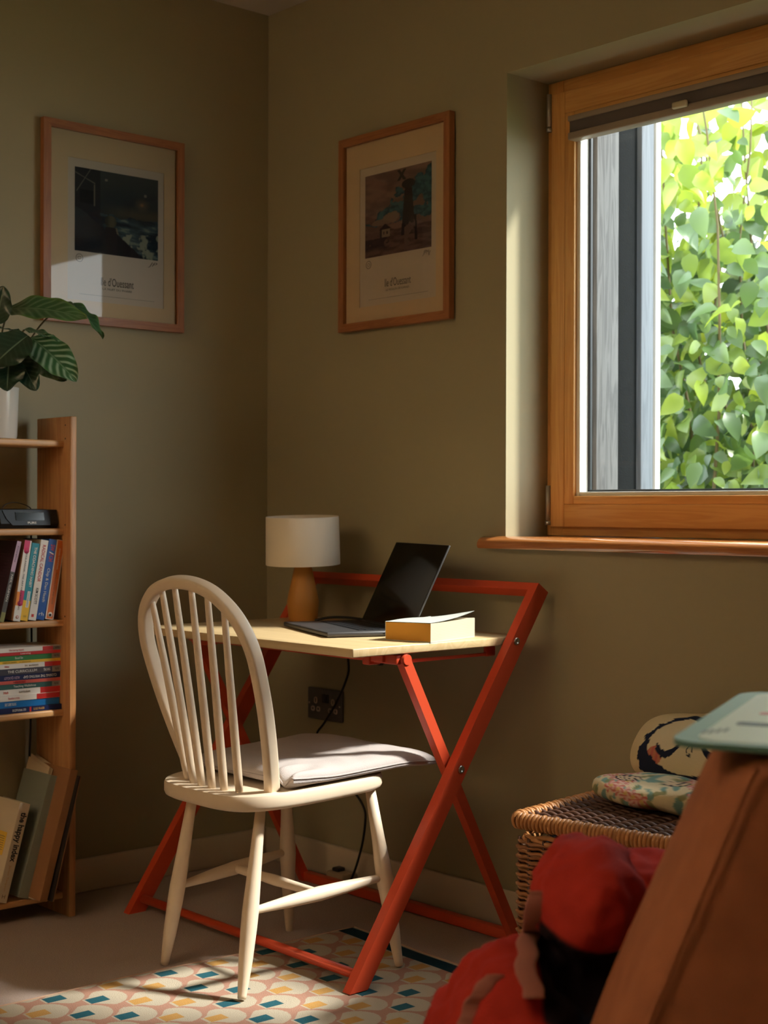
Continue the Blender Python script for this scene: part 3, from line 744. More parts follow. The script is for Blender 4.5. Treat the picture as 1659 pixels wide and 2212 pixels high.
obj('cover', q, LINEN, cu)
q = MB()
pts = [T_(u/40, 0) for u in range(41)]+[T_(1, u/40) for u in range(1, 41)]+[T_(1-u/40, 1) for u in range(1, 41)]+[T_(0, 1-u/40) for u in range(1, 40)]
q.tube(pts, .0022, 6, closed=True); obj('piping', q, LINEN, cu)

# ------------------------------------------------------------------ rug
rw, rl = 1.75, 2.2
rug = thing('rug', 'flatwoven rug with cream scallops and small teal and ochre blocks under chair', 'rug', (.738, -.30, 0), radians(-2.5))
CREAM, PINK, TEAL, OCHR, TEALD = lin((174, 162, 142)), lin((164, 124, 106)), lin((40, 84, 94)), lin((176, 134, 76)), lin((22, 48, 58))
PX, PY = .1195, .0655
def rugc(p):
    x, y = p.x, -p.y
    if y < .05: return TEALD if y > .008 else CREAM
    yy = y-.205; j0 = int(math.floor(yy/PY))
    for j in (j0, j0+1, j0-1, j0+2):
        t = (j*PY+.029-yy)/.088
        if t < 0 or t > 1: continue
        xo = x-.327-(PX/2 if j % 2 else 0); dx = xo-round(xo/PX)*PX
        hw = .0165+.0305*sm(.06, .52, t); hw *= sqrt(max(0, 1-max(0, (t-.45)/.55)**2))
        if abs(dx) < hw:
            if abs(dx) < .0155 and .06 < t < .54: return TEAL if (j//2) % 2 == 0 else OCHR
            return CREAM
    return PINK
nx, ny = 300, 580
def rugp(u, v):
    x = u*.67; y = v*1.30
    z = .0025+.0035*sm(.25, 0, x)*(.5+.5*sin(y*11+1))+.0012*noise.noise(Vector((x*6, y*6, 0)))
    return Vector((x, -y, z))
q = MB(); q.grid(rugp, nx, ny, True); ro = obj('weave', q, vmat('rug_weave', .95, .8, 520, .1), rug, local=True); paint(ro, rugc)
q = MB()
for a, b_ in (((0,0),(.67,0)), ((0,0),(0,-1.3)), ((.67,0),(.67,-1.3)), ((0,-1.3),(.67,-1.3))):
    pts = [rugp(1e-9+(a[0]+(b_[0]-a[0])*k/60)/.67, -(a[1]+(b_[1]-a[1])*k/60)/1.3)-Vector((0,0,.001)) for k in range(61)]; q.tube(pts, .003, 6)
obj('edge_binding', q, mat('rug_binding', (180, 146, 122), .95), rug, local=True)

# ------------------------------------------------------------------ bookshelf
bs = thing('bookshelf', 'low pine bookshelf against the left wall holding books, radio and plant', 'bookshelf', (.1, -1.1, 0))
SHZ = dict(s0=1.1678, s1=.951, s2=.7265, s3=.506, s4=.0557)
for ya in (-.757, -1.478):
    q = MB(); q.box((.035, ya, 0), (.2, ya+.018, 1.226), .002); up_ = obj('upright', q, PINE_Z, bs)
    if ya > -1:
        q = MB()
        for zz in (1.205, 1.172, .96, .735): q.lathe((.176, ya, zz), [(.0022, -.0004), (.0022, .0004), (0, .0005)], 8, (0,-1,0))
        obj('screw_hole', q, mat('dark_hole', (50, 34, 24), .8), up_)
for z in SHZ.values():
    q = MB(); q.box((.036, -1.462, z-.016), (.169, -.752, z), .0045, 3); obj('shelf', q, PINE_Y, bs, autosmooth=40)

WHT, BLKI, REDI = mat('white_print', (236, 230, 220), .5), mat('black_print', (26, 24, 24), .5), mat('red_print', (196, 52, 44), .5)
YELI, TEALI, NAVY = mat('yellow_print', (236, 190, 54), .5), mat('teal_cover', (30, 142, 158), .45), mat('navy_cover', (22, 34, 78), .45)
BROWNI, LILAC, PINKI = mat('brown_print', (120, 92, 60), .5), mat('lilac_print', (190, 160, 182), .5), mat('magenta_print', (206, 62, 108), .5)
GOLD = mat('gold_print', (206, 160, 84), .5)

def book(label, quad, xs, zs, depth, cover, items=(), name='book', pages=PAGE, group=None, cat='book', t_min=None):
    """quad: TL, TR, BR, BL photo pixels of the spine; items: spine decorations in (fraction of width, fraction of height)"""
    P = [px_plane(u, v, (xs, 0, 0), (1, 0, 0)) for u, v in quad]
    upv = ((P[0]-P[3])+(P[1]-P[2])); upv.x = 0; upv.normalize(); tv = Vector((0, upv.z, -upv.y))
    t = abs((P[2]-P[3]).dot(tv))*.5+abs((P[1]-P[0]).dot(tv))*.5; t = max(t, t_min or .004); h = .5*((P[0]-P[3]).length+(P[1]-P[2]).length)
    bc = (P[2]+P[3])/2; o = bc-tv*t/2
    low = min(o.z, (o+tv*t).z); o.z += zs+.0006-low
    R_ = Matrix((Vector((1,0,0)), tv, upv)).transposed()
    b = thing(name, label, cat, o, rot=R_, group=group)
    c = min(.0012, t*.12)
    q = MB(); q.box((-depth, 0, 0), (-.0002, c, h)); q.box((-depth, t-c, 0), (-.0002, t, h)); q.box((-.0014, c, 0), (0, t-c, h)); obj('cover', q, cover, b, local=True)
    q = MB(); q.box((-depth+.001, c, .001), (-.0014, t-c, h-.0015)); obj('pages', q, pages, b, local=True)
    nb_ = 0
    for it in items:
        k = it[0]; nb_ += 1; po = .0003+.00012*nb_
        if k == 'band':      # z0,z1 fractions, material, optional y fractions
            _, z0, z1, m = it[:4]; ya, yb = it[4] if len(it) > 4 else (0, 1)
            q = MB(); q.box((-.0002, ya*t, z0*h), (po, yb*t, z1*h)); obj('spine_band', q, m, b, local=True)
        elif k == 'text':    # reading down the spine
            _, s_, m, zc, yc, size, width = it[:7]
            o2 = text(s_, 'lettering', m, None, (po+.0002, yc*t, zc*h), (0, 0, -1), (0, 1, 0), size*t, width*h, bold=it[7] if len(it) > 7 else 0)
            o2.parent = b; INV[o2.name] = INV[b.name]
        elif k == 'across':
            _, s_, m, zc, yc, size, width = it
            o2 = text(s_, 'lettering', m, None, (po+.0002, yc*t, zc*h), (0, 1, 0), (0, 0, 1), size*t, width*t); o2.parent = b
        elif k == 'disc':
            _, zc, yc, r, m = it
            q = MB(); q.lathe((0, yc*t, zc*h), [(r*t, 0), (r*t, po), (0, po+.0001)], 16, (1,0,0)); obj('emblem', q, m, b, local=True)
        elif k == 'patch':   # on the near cover
            _, x0, x1, z0, z1, m = it
            q = MB(); q.box((-depth*x1, -po, z0*h), (-depth*x0, 0, z1*h)); obj('cover_patch', q, m, b, local=True)
    DIM[b.name] = (t, h); return b
DIM = {}
A = lambda x, y: (x/4.608, 880+y/4.608)
xs, zs = .163, SHZ['s2']
PURP = mat('dark_purple_cover', (52, 30, 48), .4); ORG = mat('orange_cover', (214, 116, 52), .5); BLUE = mat('blue_cover', (22, 82, 160), .45)
book('dark purple paperback with grey and lilac spine, leftmost in the leaning row', [A(172,1330), A(213,1333), A(38,2130), A(-8,2140)], xs, zs, .126, PURP,
     [('band', 0, .62, mat('grey_spine', (78, 76, 72), .5)), ('band', .62, 1, LILAC), ('band', 0, .12, mat('olive_spine', (132, 130, 74), .5)), ('text', 'Coraline', PURP, .84, .5, .62, .2), ('text', 'NEIL GAIMAN', WHT, .42, .5, .62, .33),
      *[('patch', .15, .15+.5*rnd.random()+.15, .55+.04*k, .555+.04*k, mat('dim_print', (84, 56, 70), .5)) for k in range(8)]], group='leaning paperbacks on the middle shelf')
book('white paperback with pink blots on its spine in the leaning row', [A(245,1318), A(320,1325), A(195,2125), A(132,2125)], xs, zs, .128, mat('tan_cover', (186, 140, 104), .5),
     [('band', 0, 1, WHT), ('band', .88, 1, PINKI, (0, .8)), ('disc', .87, .45, .38, PINKI), ('band', .19, .36, mat('orange_print', (240, 150, 60), .5), (0, .55)), ('band', .2, .38, PINKI, (.4, 1)), ('disc', .22, .6, .36, PINKI), ('text', 'PRIYA PARKER  THE ART OF GATHERING', BLKI, .5, .5, .30, .72), ('disc', .05, .5, .2, REDI), ('disc', .05, .5, .14, WHT)], group='leaning paperbacks on the middle shelf')
book('teal and yellow paperback with white lettering in the leaning row', [A(322,1350), A(395,1358), A(272,2125), A(200,2125)], xs, zs, .12, TEALI,
     [('band', 0, .26, YELI), ('text', 'THE COACHING HABIT', WHT, .69, .56, .50, .52, .02), ('band', .17, .38, WHT, (.42, .80)), ('text', 'Michael Bungay Stanier', TEALI, .275, .6, .22, .19), ('across', '|||', BROWNI, .06, .5, .3, .3)], group='leaning paperbacks on the middle shelf')
book('white paperback with slanting red lettering in the leaning row', [A(410,1315), A(487,1325), A(355,2120), A(285,2115)], xs, zs, .13, WHT,
     [('text', 'RADICAL CANDOR', REDI, .71, .5, .62, .46, .01), ('text', 'KIM SCOTT', BLKI, .30, .5, .5, .2, .01), ('band', .04, .075, REDI, (.3, .6))], group='leaning paperbacks on the middle shelf')
book('blue paperback with red and white lettering in the leaning row', [A(495,1310), A(568,1318), A(440,2115), A(358,2110)], xs, zs, .13, BLUE,
     [('text', 'SW  TCH', REDI, .83, .55, .72, .21, .02), ('text', '/', WHT, .83, .5, .8, .03, .02), ('text', 'Chip & Dan Heath', WHT, .43, .5, .48, .42), ('across', 'rh', WHT, .07, .5, .6, .6)], group='leaning paperbacks on the middle shelf')
book('orange paperback with white edges, rightmost in the leaning row', [A(568,1312), A(650,1325), A(530,2110), A(452,2105)], xs, zs, .13, WHT,
     [('band', 0.008, .992, ORG, (.12, .88)), ('text', 'DANIEL KAHNEMAN', WHT, .76, .5, .26, .26), ('text', 'THINKING, FAST AND SLOW', BROWNI, .39, .5, .26, .40), ('disc', .06, .5, .28, WHT), ('disc', .055, .5, .14, BLKI)], group='leaning paperbacks on the middle shelf')

# flat pile on the shelf below, bottom book first
GREY = mat('label_grey', (150, 146, 140), .5); DGREY = mat('charcoal_cover', (70, 66, 74), .5); GREEN = mat('green_cover', (52, 126, 66), .45)
SALM = mat('salmon_cover', (208, 96, 84), .45); DTEAL = mat('dark_teal_cover', (52, 92, 86), .45); BRBLUE = mat('bright_blue_cover', (24, 112, 178), .4); REDC = mat('red_cover', (198, 46, 44), .45)
pile = [
 ('navy softback with white and gold lettering at the bottom of the flat pile', 38, 147, NAVY, [('t', 'EXCEPTIONAL CPD', WHT, .82, .12, 0), ('b', .66, .69, REDI), ('t', 'SUSIE FRASER', GOLD, .50, .10, 0)]),
 ('bright blue softback second from the bottom of the flat pile', 49, 129, BRBLUE, [('t', 'EARLY CAREER TEACHING', WHT, .80, .10, 0)]),
 ('white softback with short red end, third from the bottom of the flat pile', 40, 129, WHT, [('b', 0, .40, REDC), ('t', 'Rosenshine in Action', REDI, .75, .10, 0)]),
 ('thicker white softback with long red end, fourth from bottom of the flat pile', 45, 133, WHT, [('b', 0, .36, REDC), ('t', 'Huh', REDI, .9, .04, 0), ('t', 'curriculum', BROWNI, .6, .1, 0)]),
 ('dark teal softback with grey label, fifth from bottom of the flat pile', 37, 133, DTEAL, [('b', 0, .16, GREY), ('t', 'WALKTHRUS', BLKI, .08, .04, 0), ('t', 'Teaching Walkthrus', WHT, .6, .2, 0)]),
 ('salmon pink softback in the middle of the flat pile', 24, 133, SALM, [('b', .62, .80, REDI), ('t', 'Simplicity', BLKI, .7, .1, 0)]),
 ('navy softback with upside-down lettering in the flat pile', 43, 132, NAVY, [('t', 'CLOSING THE WRITING GAP', WHT, .34, .30, 1), ('t', 'ALEX QUIGLEY', LILAC, .80, .14, 1)]),
 ('charcoal softback with grey label above the navy one in the flat pile', 44, 134, DGREY, [('b', 0, .17, GREY), ('t', 'WALKTHRUS', BLKI, .08, .04, 0), ('t', 'THE CURRICULUM', WHT, .65, .26, 0), ('t', 'TEACHING', WHT, .25, .06, 0)]),
 ('white softback with red end above the charcoal one in the flat pile', 36, 134, WHT, [('b', 0, .30, REDC), ('t', 'Ideas', REDI, .9, .04, 0), ('t', 'in action', BROWNI, .5, .12, 0)]),
 ('thin yellow softback in the flat pile', 20, 133, YELI, [('t', 'POWER UP LEARNING', BLKI, .85, .12, 0), ('t', 'in classrooms', BROWNI, .6, .1, 0)]),
 ('green softback with pale label in the flat pile', 38, 134, GREEN, [('b', 0, .17, GREY), ('t', 'WALKTHRUS', BLKI, .08, .05, 0), ('t', 'Boxed Set', WHT, .70, .07, 0)]),
 ('thin red softback second from top of the flat pile', 24, 134, REDC, [('t', 'Learning', WHT, .6, .09, 0)]),
 ('white softback with red patch and grey label on top of the flat pile', 32, 134, WHT, [('b', .16, .34, REDC), ('b', 0, .16, GREY), ('t', 'WALKTHRUS', BLKI, .08, .04, 0), ('t', 'How Learning Happens', REDI, .75, .13, 0)]),
]
z = SHZ['s3']+.0006; L_ = .26; xf = .157
for lab, tp, pxr, cov_, items in pile:
    t = tp*.1545/470; yr = px_plane(pxr, 1480, (xf, 0, 0), (1,0,0)).y; x1 = xf-rnd.uniform(0, .004)
    if pxr > 140: x1 = xf+.004
    b = thing('book', lab, 'book', (x1-.06, yr-L_/2, z), group='softbacks in the flat pile on the shelf')
    c = .0009
    q = MB(); q.box((x1-.118, yr-L_, z), (x1-.0002, yr, z+c)); q.box((x1-.118, yr-L_, z+t-c), (x1-.0002, yr, z+t)); q.box((x1-.0014, yr-L_, z+c), (x1, yr, z+t-c)); obj('cover', q, cov_, b)
    q = MB(); q.box((x1-.117, yr-L_+.001, z+c), (x1-.0014, yr-.001, z+t-c)); obj('pages', q, PAGE, b)
    for it in items:
        if it[0] == 'b':
            q = MB(); q.box((x1-.0002, yr-it[2]*L_*.6, z+.0004), (x1+.0004, yr-it[1]*L_*.6, z+t-.0004)); obj('spine_band', q, it[3], b)
        else:
            _, s_, m, f_, wd, flip = it; yc = yr-f_*.165
            text(s_, 'lettering', m, b, (x1+.0007, yc, z+t/2), (0, -1 if flip else 1, 0), (0, 0, -1 if flip else 1), t*.62, wd*.30, bold=.01)
    z += t+.0002

# bottom shelf: tall things leaning right
B = lambda x, y: (x/3.456, 1340+y/3.456)
SAGE = mat('sage_binder', (132, 136, 122), .6); TAN = mat('tan_box_board', (150, 104, 64), .7); OFFW = mat('off_white_cover', (214, 196, 168), .55)
zs = SHZ['s4']
book('off-white paperback with black lettering leaning on the bottom shelf, nearest', [B(150,1322), B(230,1332), B(45,2072), B(-25,2065)], .176, zs, .135, OFFW,
     [('text', 'the happy index', BLKI, .66, .58, .80, .50, .03), ('text', 'James Timpson', GOLD, .24, .5, .3, .26), ('across', 'H', BROWNI, .06, .55, .5, .3), ('patch', .20, .75, .45, .68, YELI), ('patch', .22, .6, .25, .36, YELI),
      *[('patch', .24, .62, .50+.022*k, .505+.022*k, BROWNI) for k in range(7)]])
bnd = book('sage grey ring binder leaning behind the off-white paperback on the bottom shelf', [B(383,1165), B(447,1172), B(215,2085), B(130,2078)], .172, zs, .133, SAGE, [], name='ring_binder', cat='binder')
q = MB()
for k in range(9):
    t_, hh_ = DIM[bnd.name]; a = .003+k*(t_-.008)/9; h_ = hh_+.018+.006*rnd.random()+.004*(k % 3)
    vs = [(-.128+.003*(k % 2), a, .02), (-.02-.004*(k % 4), a, .02), (-.02-.004*(k % 4), a+.0012, h_-.012), (-.128+.003*(k % 2), a-.001, h_+.010)]
    q.prism(vs, (0, .0006, 0))
pp = obj('papers', q, mat('cream_papers', (212, 190, 158), .85), bnd, local=True)
book('thin white folder leaning against the tan box file on the bottom shelf', [B(405,1438), B(428,1440), B(272,2095), B(249,2092)], .196, zs, .12, OFFW, [], name='folder', cat='folder')
book('large tan board box file leaning at the right of the bottom shelf', [B(530,1085), B(585,1090), B(350,2072), B(297,2070)], .228, zs, .18, TAN, [], name='box_file', pages=TAN, cat='box file')
book('thin dark framed board leaning on the bookshelf upright beside the box file', [B(592,1108), B(607,1110), B(402,2045), B(384,2045)], .238, zs, .034, mat('dark_board', (40, 30, 26), .6), [('band', 0, 1, mat('tan_edge', (150, 106, 70), .7), (.6, 1))], name='thin_board', cat='board', t_min=.006)

# clock radio
zr = SHZ['s1']; yR = px_plane(122, 1120, (.14, 0, 0), (1, 0, 0)).y
ra = thing('clock_radio', 'black clock radio with small screen on the second shelf', 'radio', (.09, yR-.075, zr))
RB = mat('black_radio_plastic', (14, 15, 17), .5); RP = mat('dark_grey_fascia', (28, 30, 34), .45)
y0 = yR-.155
q = MB(); q.prism([(.05, y0, zr+.0005), (.142, y0, zr+.0005), (.150, y0, zr+.012), (.140, y0, zr+.046), (.05, y0, zr+.048)], (0, .155, 0)); obj('body', q, RB, ra)
fx = lambda z_: .1505-(z_-.012)*.294
def fas(poly, off): return [Vector((fx(z_)+off, y_, zr+z_)) for y_, z_ in poly]
ya, yb = px_plane(6, 1120, (.145,0,0), (1,0,0)).y, px_plane(112, 1120, (.145,0,0), (1,0,0)).y
q = MB(); q.prism(fas([(ya, .045), (ya+.008, .024), (ya+.022, .008), (yb-.008, .008), (yb-.008, .020), (yb, .045)], 0), (.0016, 0, .0005)); fs_ = obj('fascia', q, RP, ra)
da, db = px_plane(33, 1120, (.145,0,0), (1,0,0)).y, px_plane(94, 1120, (.145,0,0), (1,0,0)).y
q = MB(); q.prism(fas([(da, .020), (db, .020), (db, .040), (da, .040)], .0017), (.0008, 0, .0002)); sc_ = obj('screen', q, mat('dark_green_screen', (30, 38, 38), .12), fs_)
q = MB(); q.tube([*fas([(da, .020), (da, .040), (db, .040)], .003)], .0006, 5); obj('screen_edge', q, mat('grey_screen_edge', (120, 124, 124), .4), fs_)
pc = px_plane(67, 1134, (.147, 0, 0), (1,0,0)).y
text('PURE', 'lettering', WHT, ra, (fx(.014)+.0024, pc, zr+.0140), (0,1,0), (-.28, 0, 1), .0075, .0235, bold=.03)
pts = [px_plane(4, 1098, (.10,0,0), (1,0,0)), px_plane(12, 1090, (.10,0,0), (1,0,0)), px_plane(30, 1085, (.09,0,0), (1,0,0)), px_plane(52, 1090, (.08,0,0), (1,0,0)), px_plane(66, 1098, (.07,0,0), (1,0,0)), px_plane(72, 1112, (.06,0,0), (1,0,0))]
q = MB(); q.tube(spline(pts), .0012, 6); obj('aerial_wire', q, BLACKC, ra)
q = MB(); q.tube(spline([(.028, px_plane(66, 1500, (.028,0,0), (1,0,0)).y, .96), (.028, px_plane(68, 1500, (.028,0,0), (1,0,0)).y, .62), (.027, px_plane(66, 1580, (.028,0,0), (1,0,0)).y, .44), (.026, px_plane(63, 1620, (.026,0,0), (1,0,0)).y, .34), (.026, px_plane(63, 1620, (.026,0,0), (1,0,0)).y, .02)]), .0026, 6)
tag(obj('radio_cable', q, BLACKC), 'thin black cable running down the wall behind the bookshelf', 'cable')

# ------------------------------------------------------------------ prayer plant
pc_ = Vector((.10, -.907, SHZ['s0']+.0005))
pt = thing('potted_plant', 'striped-leaf prayer plant in a white glazed pot on top of the bookshelf', 'plant', pc_)
POT = mat('white_glazed_pot', (214, 208, 196), .16, coat=.6)
q = MB(); q.lathe(pc_, [(.040, 0), (.052, .001), (.0535, .008), (.0575, .118), (.0585, .123), (.0575, .125), (.054, .124), (.053, .110), (0, .108)], 48); obj('pot', q, POT, pt, autosmooth=50)
q = MB(); q.grid(lambda u, v: pc_+Vector((.0535*v*cos(2*pi*u), .0535*v*sin(2*pi*u), .110+.004*noise.noise(Vector((u*9, v*5, 0))))), 24, 6, closed_u=True); obj('soil', q, mat('soil', (58, 42, 32), .95), pt)
LEAFM = vmat('prayer_leaf', .32, .15, 120, .5)
DK, MD, PL, LM = lin((22, 56, 38)), lin((58, 108, 62)), lin((160, 186, 160)), lin((116, 146, 62))
def cal_leaf(base, tip, wid, nrm, bend, dark=0, pale=.6, wave=.004, seedk=0, rim=0, cup=.15):
    base, tip, nrm = Vector(base), Vector(tip), Vector(nrm)
    ax = tip-base; L = ax.length; ax.normalize(); nrm = (nrm-ax*nrm.dot(ax)).normalized(); sd_ = nrm.cross(ax)
    def fn(u, v):
        s_ = 2*u-1; hw = wid/2*(max(0, sin(pi*v**.85))**.62)
        if v < .001: hw = .001
        wv = wave*.9*sin(v*17+seedk+2*abs(s_))*abs(s_)**2
        ht = -bend*L*(v-.0)**2+bend*L*v*.5
        return base+ax*(L*v)+sd_*(s_*hw)+nrm*(ht+abs(s_)*hw*cup+wv)
    q = MB(); q.grid(fn, 33, 61); vs_uv = [(i/32, j/60) for j in range(61) for i in range(33)]
    o = obj('leaf', q, LEAFM, pt)
    buf = []
    for (u, v) in vs_uv:
        s_ = abs(2*u-1); st = sin((v*8.2-s_*1.9+.2)*2*pi)
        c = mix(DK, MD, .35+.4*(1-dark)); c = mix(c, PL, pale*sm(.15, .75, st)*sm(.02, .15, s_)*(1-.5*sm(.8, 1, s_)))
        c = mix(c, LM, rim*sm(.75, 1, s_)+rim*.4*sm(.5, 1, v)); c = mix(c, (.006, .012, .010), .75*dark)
        if s_ < .03: c = mix(c, PL, .4)
        buf += [*c, 1]
    o.data.color_attributes.new('Col', 'FLOAT_COLOR', 'POINT').data.foreach_set('color', buf)
    c0 = pc_+Vector((rnd.uniform(-.02, .02), rnd.uniform(-.02, .02), .108))
    midp = c0.lerp(base, .55)+Vector((0, 0, .03))
    q = MB(); q.tube(spline([c0, midp, base+ax*.004]), .0022, 6); obj('stem', q, mat('leaf_stem', (84, 74, 42), .5), pt)
toC = -FWD; D0 = 3.62
upn = Vector((0, 0, 1))
cal_leaf(px(16, 668, 3.60), px(178, 668, 3.52), .078, toC*.9+upn*.75, .28, .12, .28, .004, 1, .5)
cal_leaf(px(140, 650, 3.66), px(231, 717, 3.62), .052, toC*.25+upn*.9+RIGHT*.5, .30, .3, .12, .005, 2, .5, .35)
cal_leaf(px(66, 728, 3.58), px(163, 812, 3.50), .088, toC*.8+upn*.55+RIGHT*.1, .22, .05, .85, .004, 3, .1)
cal_leaf(px(58, 735, 3.62), px(138, 824, 3.60), .070, toC*.8-upn*.1-RIGHT*.5, .2, .35, .15, .004, 8, .4)
cal_leaf(px(50, 712, 3.60), px(124, 727, 3.56), .030, toC*.4+upn*.9, .2, .3, .5, .003, 4, .1)
cal_leaf(px(60, 725, 3.52), px(-22, 790, 3.46), .095, toC*.9+upn*.35, .2, .85, .1, .004, 5)
cal_leaf(px(36, 762, 3.55), px(76, 838, 3.50), .062, toC*.9+upn*.3, .2, .75, .25, .004, 6)
cal_leaf(px(-6, 700, 3.56), px(6, 618, 3.54), .060, toC*.9-upn*.1, .15, .8, .1, .004, 7)
cal_leaf(px(34, 720, 3.66), px(8, 706, 3.60), .05, toC*.5+upn*.8, .2, .3, .4, .003, 9)
cal_leaf(px(20, 780, 3.52), px(14, 840, 3.47), .085, toC*.9+upn*.2, .15, .9, .1, .004, 10)
cal_leaf(px(-20, 760, 3.58), px(-95, 720, 3.55), .08, toC*.8+upn*.5, .2, .4, .4, .004, 11)

# ------------------------------------------------------------------ wicker basket
phi = radians(8); BW, BD, BHt = .60, .375, .372
bk_ = thing('wicker_basket', 'brown wicker hamper with woven lid standing below the window', 'basket', (1.449, -.50, 0), phi)
WK = mat('wicker', (150, 98, 54), .45, var=.25, vscale=24); WKD = mat('dark_wicker', (74, 44, 28), .5, var=.3, vscale=24); WKL = mat('light_wicker', (176, 120, 68), .42, var=.2, vscale=24)
def per(s_, w_, d_, r):
    """point and outward normal on a rounded rectangle, arc-length parameter 0..1"""
    segs = [w_-2*r, pi*r/2, d_-2*r, pi*r/2]*2; T = sum(segs); x = (s_ % 1)*T
    P = Vector((r, 0)); a = 0
    for k, sg in enumerate(segs):
        dv = Vector((cos(a), sin(a)))
        if x <= sg or k == 7:
            if k % 2 == 0: return P+dv*min(x, sg), Vector((dv.y, -dv.x))
            g = x/r; c = P+Vector((-dv.y, dv.x))*r
            n_ = Vector((cos(a-pi/2+g), sin(a-pi/2+g))); return c+n_*r, n_
        if k % 2 == 0: P = P+dv*sg
        else:
            c = P+Vector((-dv.y, dv.x))*r; a += pi/2; P = c+Vector((cos(a-pi/2), sin(a-pi/2)))*r
        x -= sg
NS = 56
def strand(ph, z=0):
    q = MB(); pts = []
    M = NS*4
    for i in range(M):
        p, n_ = per(i/M, BW-.004, BD-.004, .012); o = .0048*cos(pi*(i/4)+ph); pts.append((p.x+.002+n_.x*o, p.y+.002+n_.y*o, .0012*sin(i*1.7)))
    q.tube(pts, .0042, 5, closed=True); return mesh('wicker_strand', q, WK)
sm_ = [strand(0), strand(pi)]
for i in range(40):
    o = bpy.data.objects.new('wicker_strand', sm_[i % 2]); C.objects.link(o); o.parent = bk_; o.location = (0, 0, .006+i*.0090)
qs = MB(); qs.tube([(0, 0, .002), (0, 0, .366)], .0036, 6); stm = mesh('stake', qs, WKD)
for i in range(NS):
    p, n_ = per((i+.5)/NS, BW-.004, BD-.004, .012); o = bpy.data.objects.new('stake', stm); C.objects.link(o); o.parent = bk_; o.location = (p.x+.002, p.y+.002, 0)
for k, zz in enumerate((.362, .369)):
    q = MB(); pts = []
    for i in range(160):
        p, n_ = per(i/160, BW-.012, BD-.012, .028); o = .003*sin(i*.8+k*pi); pts.append((p.x+.006+n_.x*o, p.y+.006+n_.y*o, zz+.003*cos(i*.8+k*pi)))
    q.tube(pts, .0052, 6, closed=True); obj('rim_braid', q, WKL, bk_, local=True)
q = MB(); q.box((.03, .03, .004), (BW-.03, BD-.03, .012)); obj('base_panel', q, WKD, bk_, local=True)
q = MB()
for a_, b2 in (((.02,.02),(BW-.02,.026)), ((.02,BD-.026),(BW-.02,BD-.02)), ((.02,.026),(.026,BD-.026)), ((BW-.026,.026),(BW-.02,BD-.026))): q.box((*a_, .012), (*b2, .355))
obj('gap_shade', q, mat('gap_shade_dark', (22, 16, 14), .9), bk_, local=True)  # added dark sheets inside, giving the weave gaps their shade
# lid: wrapped rim and woven field
qs = MB(); pts = [(.0, .0105*cos(2*pi*k/12), .0130*sin(2*pi*k/12)) for k in range(12)]; qs.tube(pts, .0047, 5, closed=True); wrapm = mesh('wicker_wrap', qs, WKL)
LZ = .399; Wl_, Dl_ = BW, BD; T_ = 2*(Wl_+Dl_)
nwr = 214
for i in range(nwr):
    p, n_ = per(i/nwr, Wl_, Dl_, .014); o = bpy.data.objects.new('wicker_wrap', wrapm); C.objects.link(o); o.parent = bk_
    o.location = (p.x, p.y, LZ+.0012*sin(i*2.3)); o.rotation_euler = (rnd.uniform(-.05, .05), 0, math.atan2(n_.y, n_.x)+pi/2+rnd.uniform(-.08, .08))
q = MB(); pts = [(per(i/80, Wl_, Dl_, .014)[0].x, per(i/80, Wl_, Dl_, .014)[0].y, LZ) for i in range(80)]; q.tube(pts, .0095, 8, closed=True); obj('rim_core', q, WKD, bk_, local=True)
def lstrand(ph):
    q = MB(); M = 90; q.tube([(.006+(BW-.012)*i/M, 0, .0050*cos(pi*i/M*18+ph)) for i in range(M+1)], .0046, 5); return mesh('wicker_strand', q, WKD)
lm_ = [lstrand(0), lstrand(pi)]
for i in range(34):
    yy = .012+i*(BD-.024)/33; o = bpy.data.objects.new('wicker_strand', lm_[i % 2]); C.objects.link(o); o.parent = bk_; o.location = (0, yy, LZ+.003)
qs = MB(); qs.tube([(0, .004+(BD-.008)*k/12, .003) for k in range(13)], .0036, 6); ls = mesh('stake', qs, WKD)
for k in range(18):
    o = bpy.data.objects.new('stake', ls); C.objects.link(o); o.parent = bk_; o.location = (.006+(BW-.012)*(k+.5)/18, 0, LZ)

# ------------------------------------------------------------------ doll-shaped pillow on the basket
zt = LZ+.0135
dc = px_plane(1450, 1765, (0, 0, zt), (0, 0, 1)); dfy = dc.y+.052
ctr = Vector((px_plane(1445, 1740, (0, dfy, 0), (0,1,0)).x, dfy, zt))
dp = thing('doll_pillow', 'doll-shaped pillow with sleeping face and floral body lying on wicker hamper', 'pillow', ctr, radians(6))
PILM = vmat('printed_cotton', .85, .25, 400, .2)
PALE, ROSE, BLUG, LEAFG, NAV, OCR = lin((206, 192, 158)), lin((178, 92, 84)), lin((110, 142, 134)), lin((112, 116, 70)), lin((20, 28, 48)), lin((190, 160, 96))
def floral(a, b):
    c = PALE
    n1 = noise.noise(Vector((a*22, b*22, 1))); n2 = noise.noise(Vector((a*52, b*52, 7))); n3 = noise.noise(Vector((a*46, b*46, 13)))
    c = mix(c, BLUG, sm(.05, .22, n2)); c = mix(c, LEAFG, .8*sm(.18, .34, n3))
    for k in range(40):
        fx_, fz_ = ((k*.61803) % 1-.5)*.36, ((k*.7549+.2) % 1-.5)*.20
        d = sqrt((a-fx_)**2+(b-fz_)**2); an = math.atan2(b-fz_, a-fx_); R0 = .015*(1+.25*sin(5*an+k))
        if d < R0: c = mix(ROSE, (.62, .42, .36), .5+.5*sin(an*5+d*500)); 
        if d < .005: c = OCR
    return c
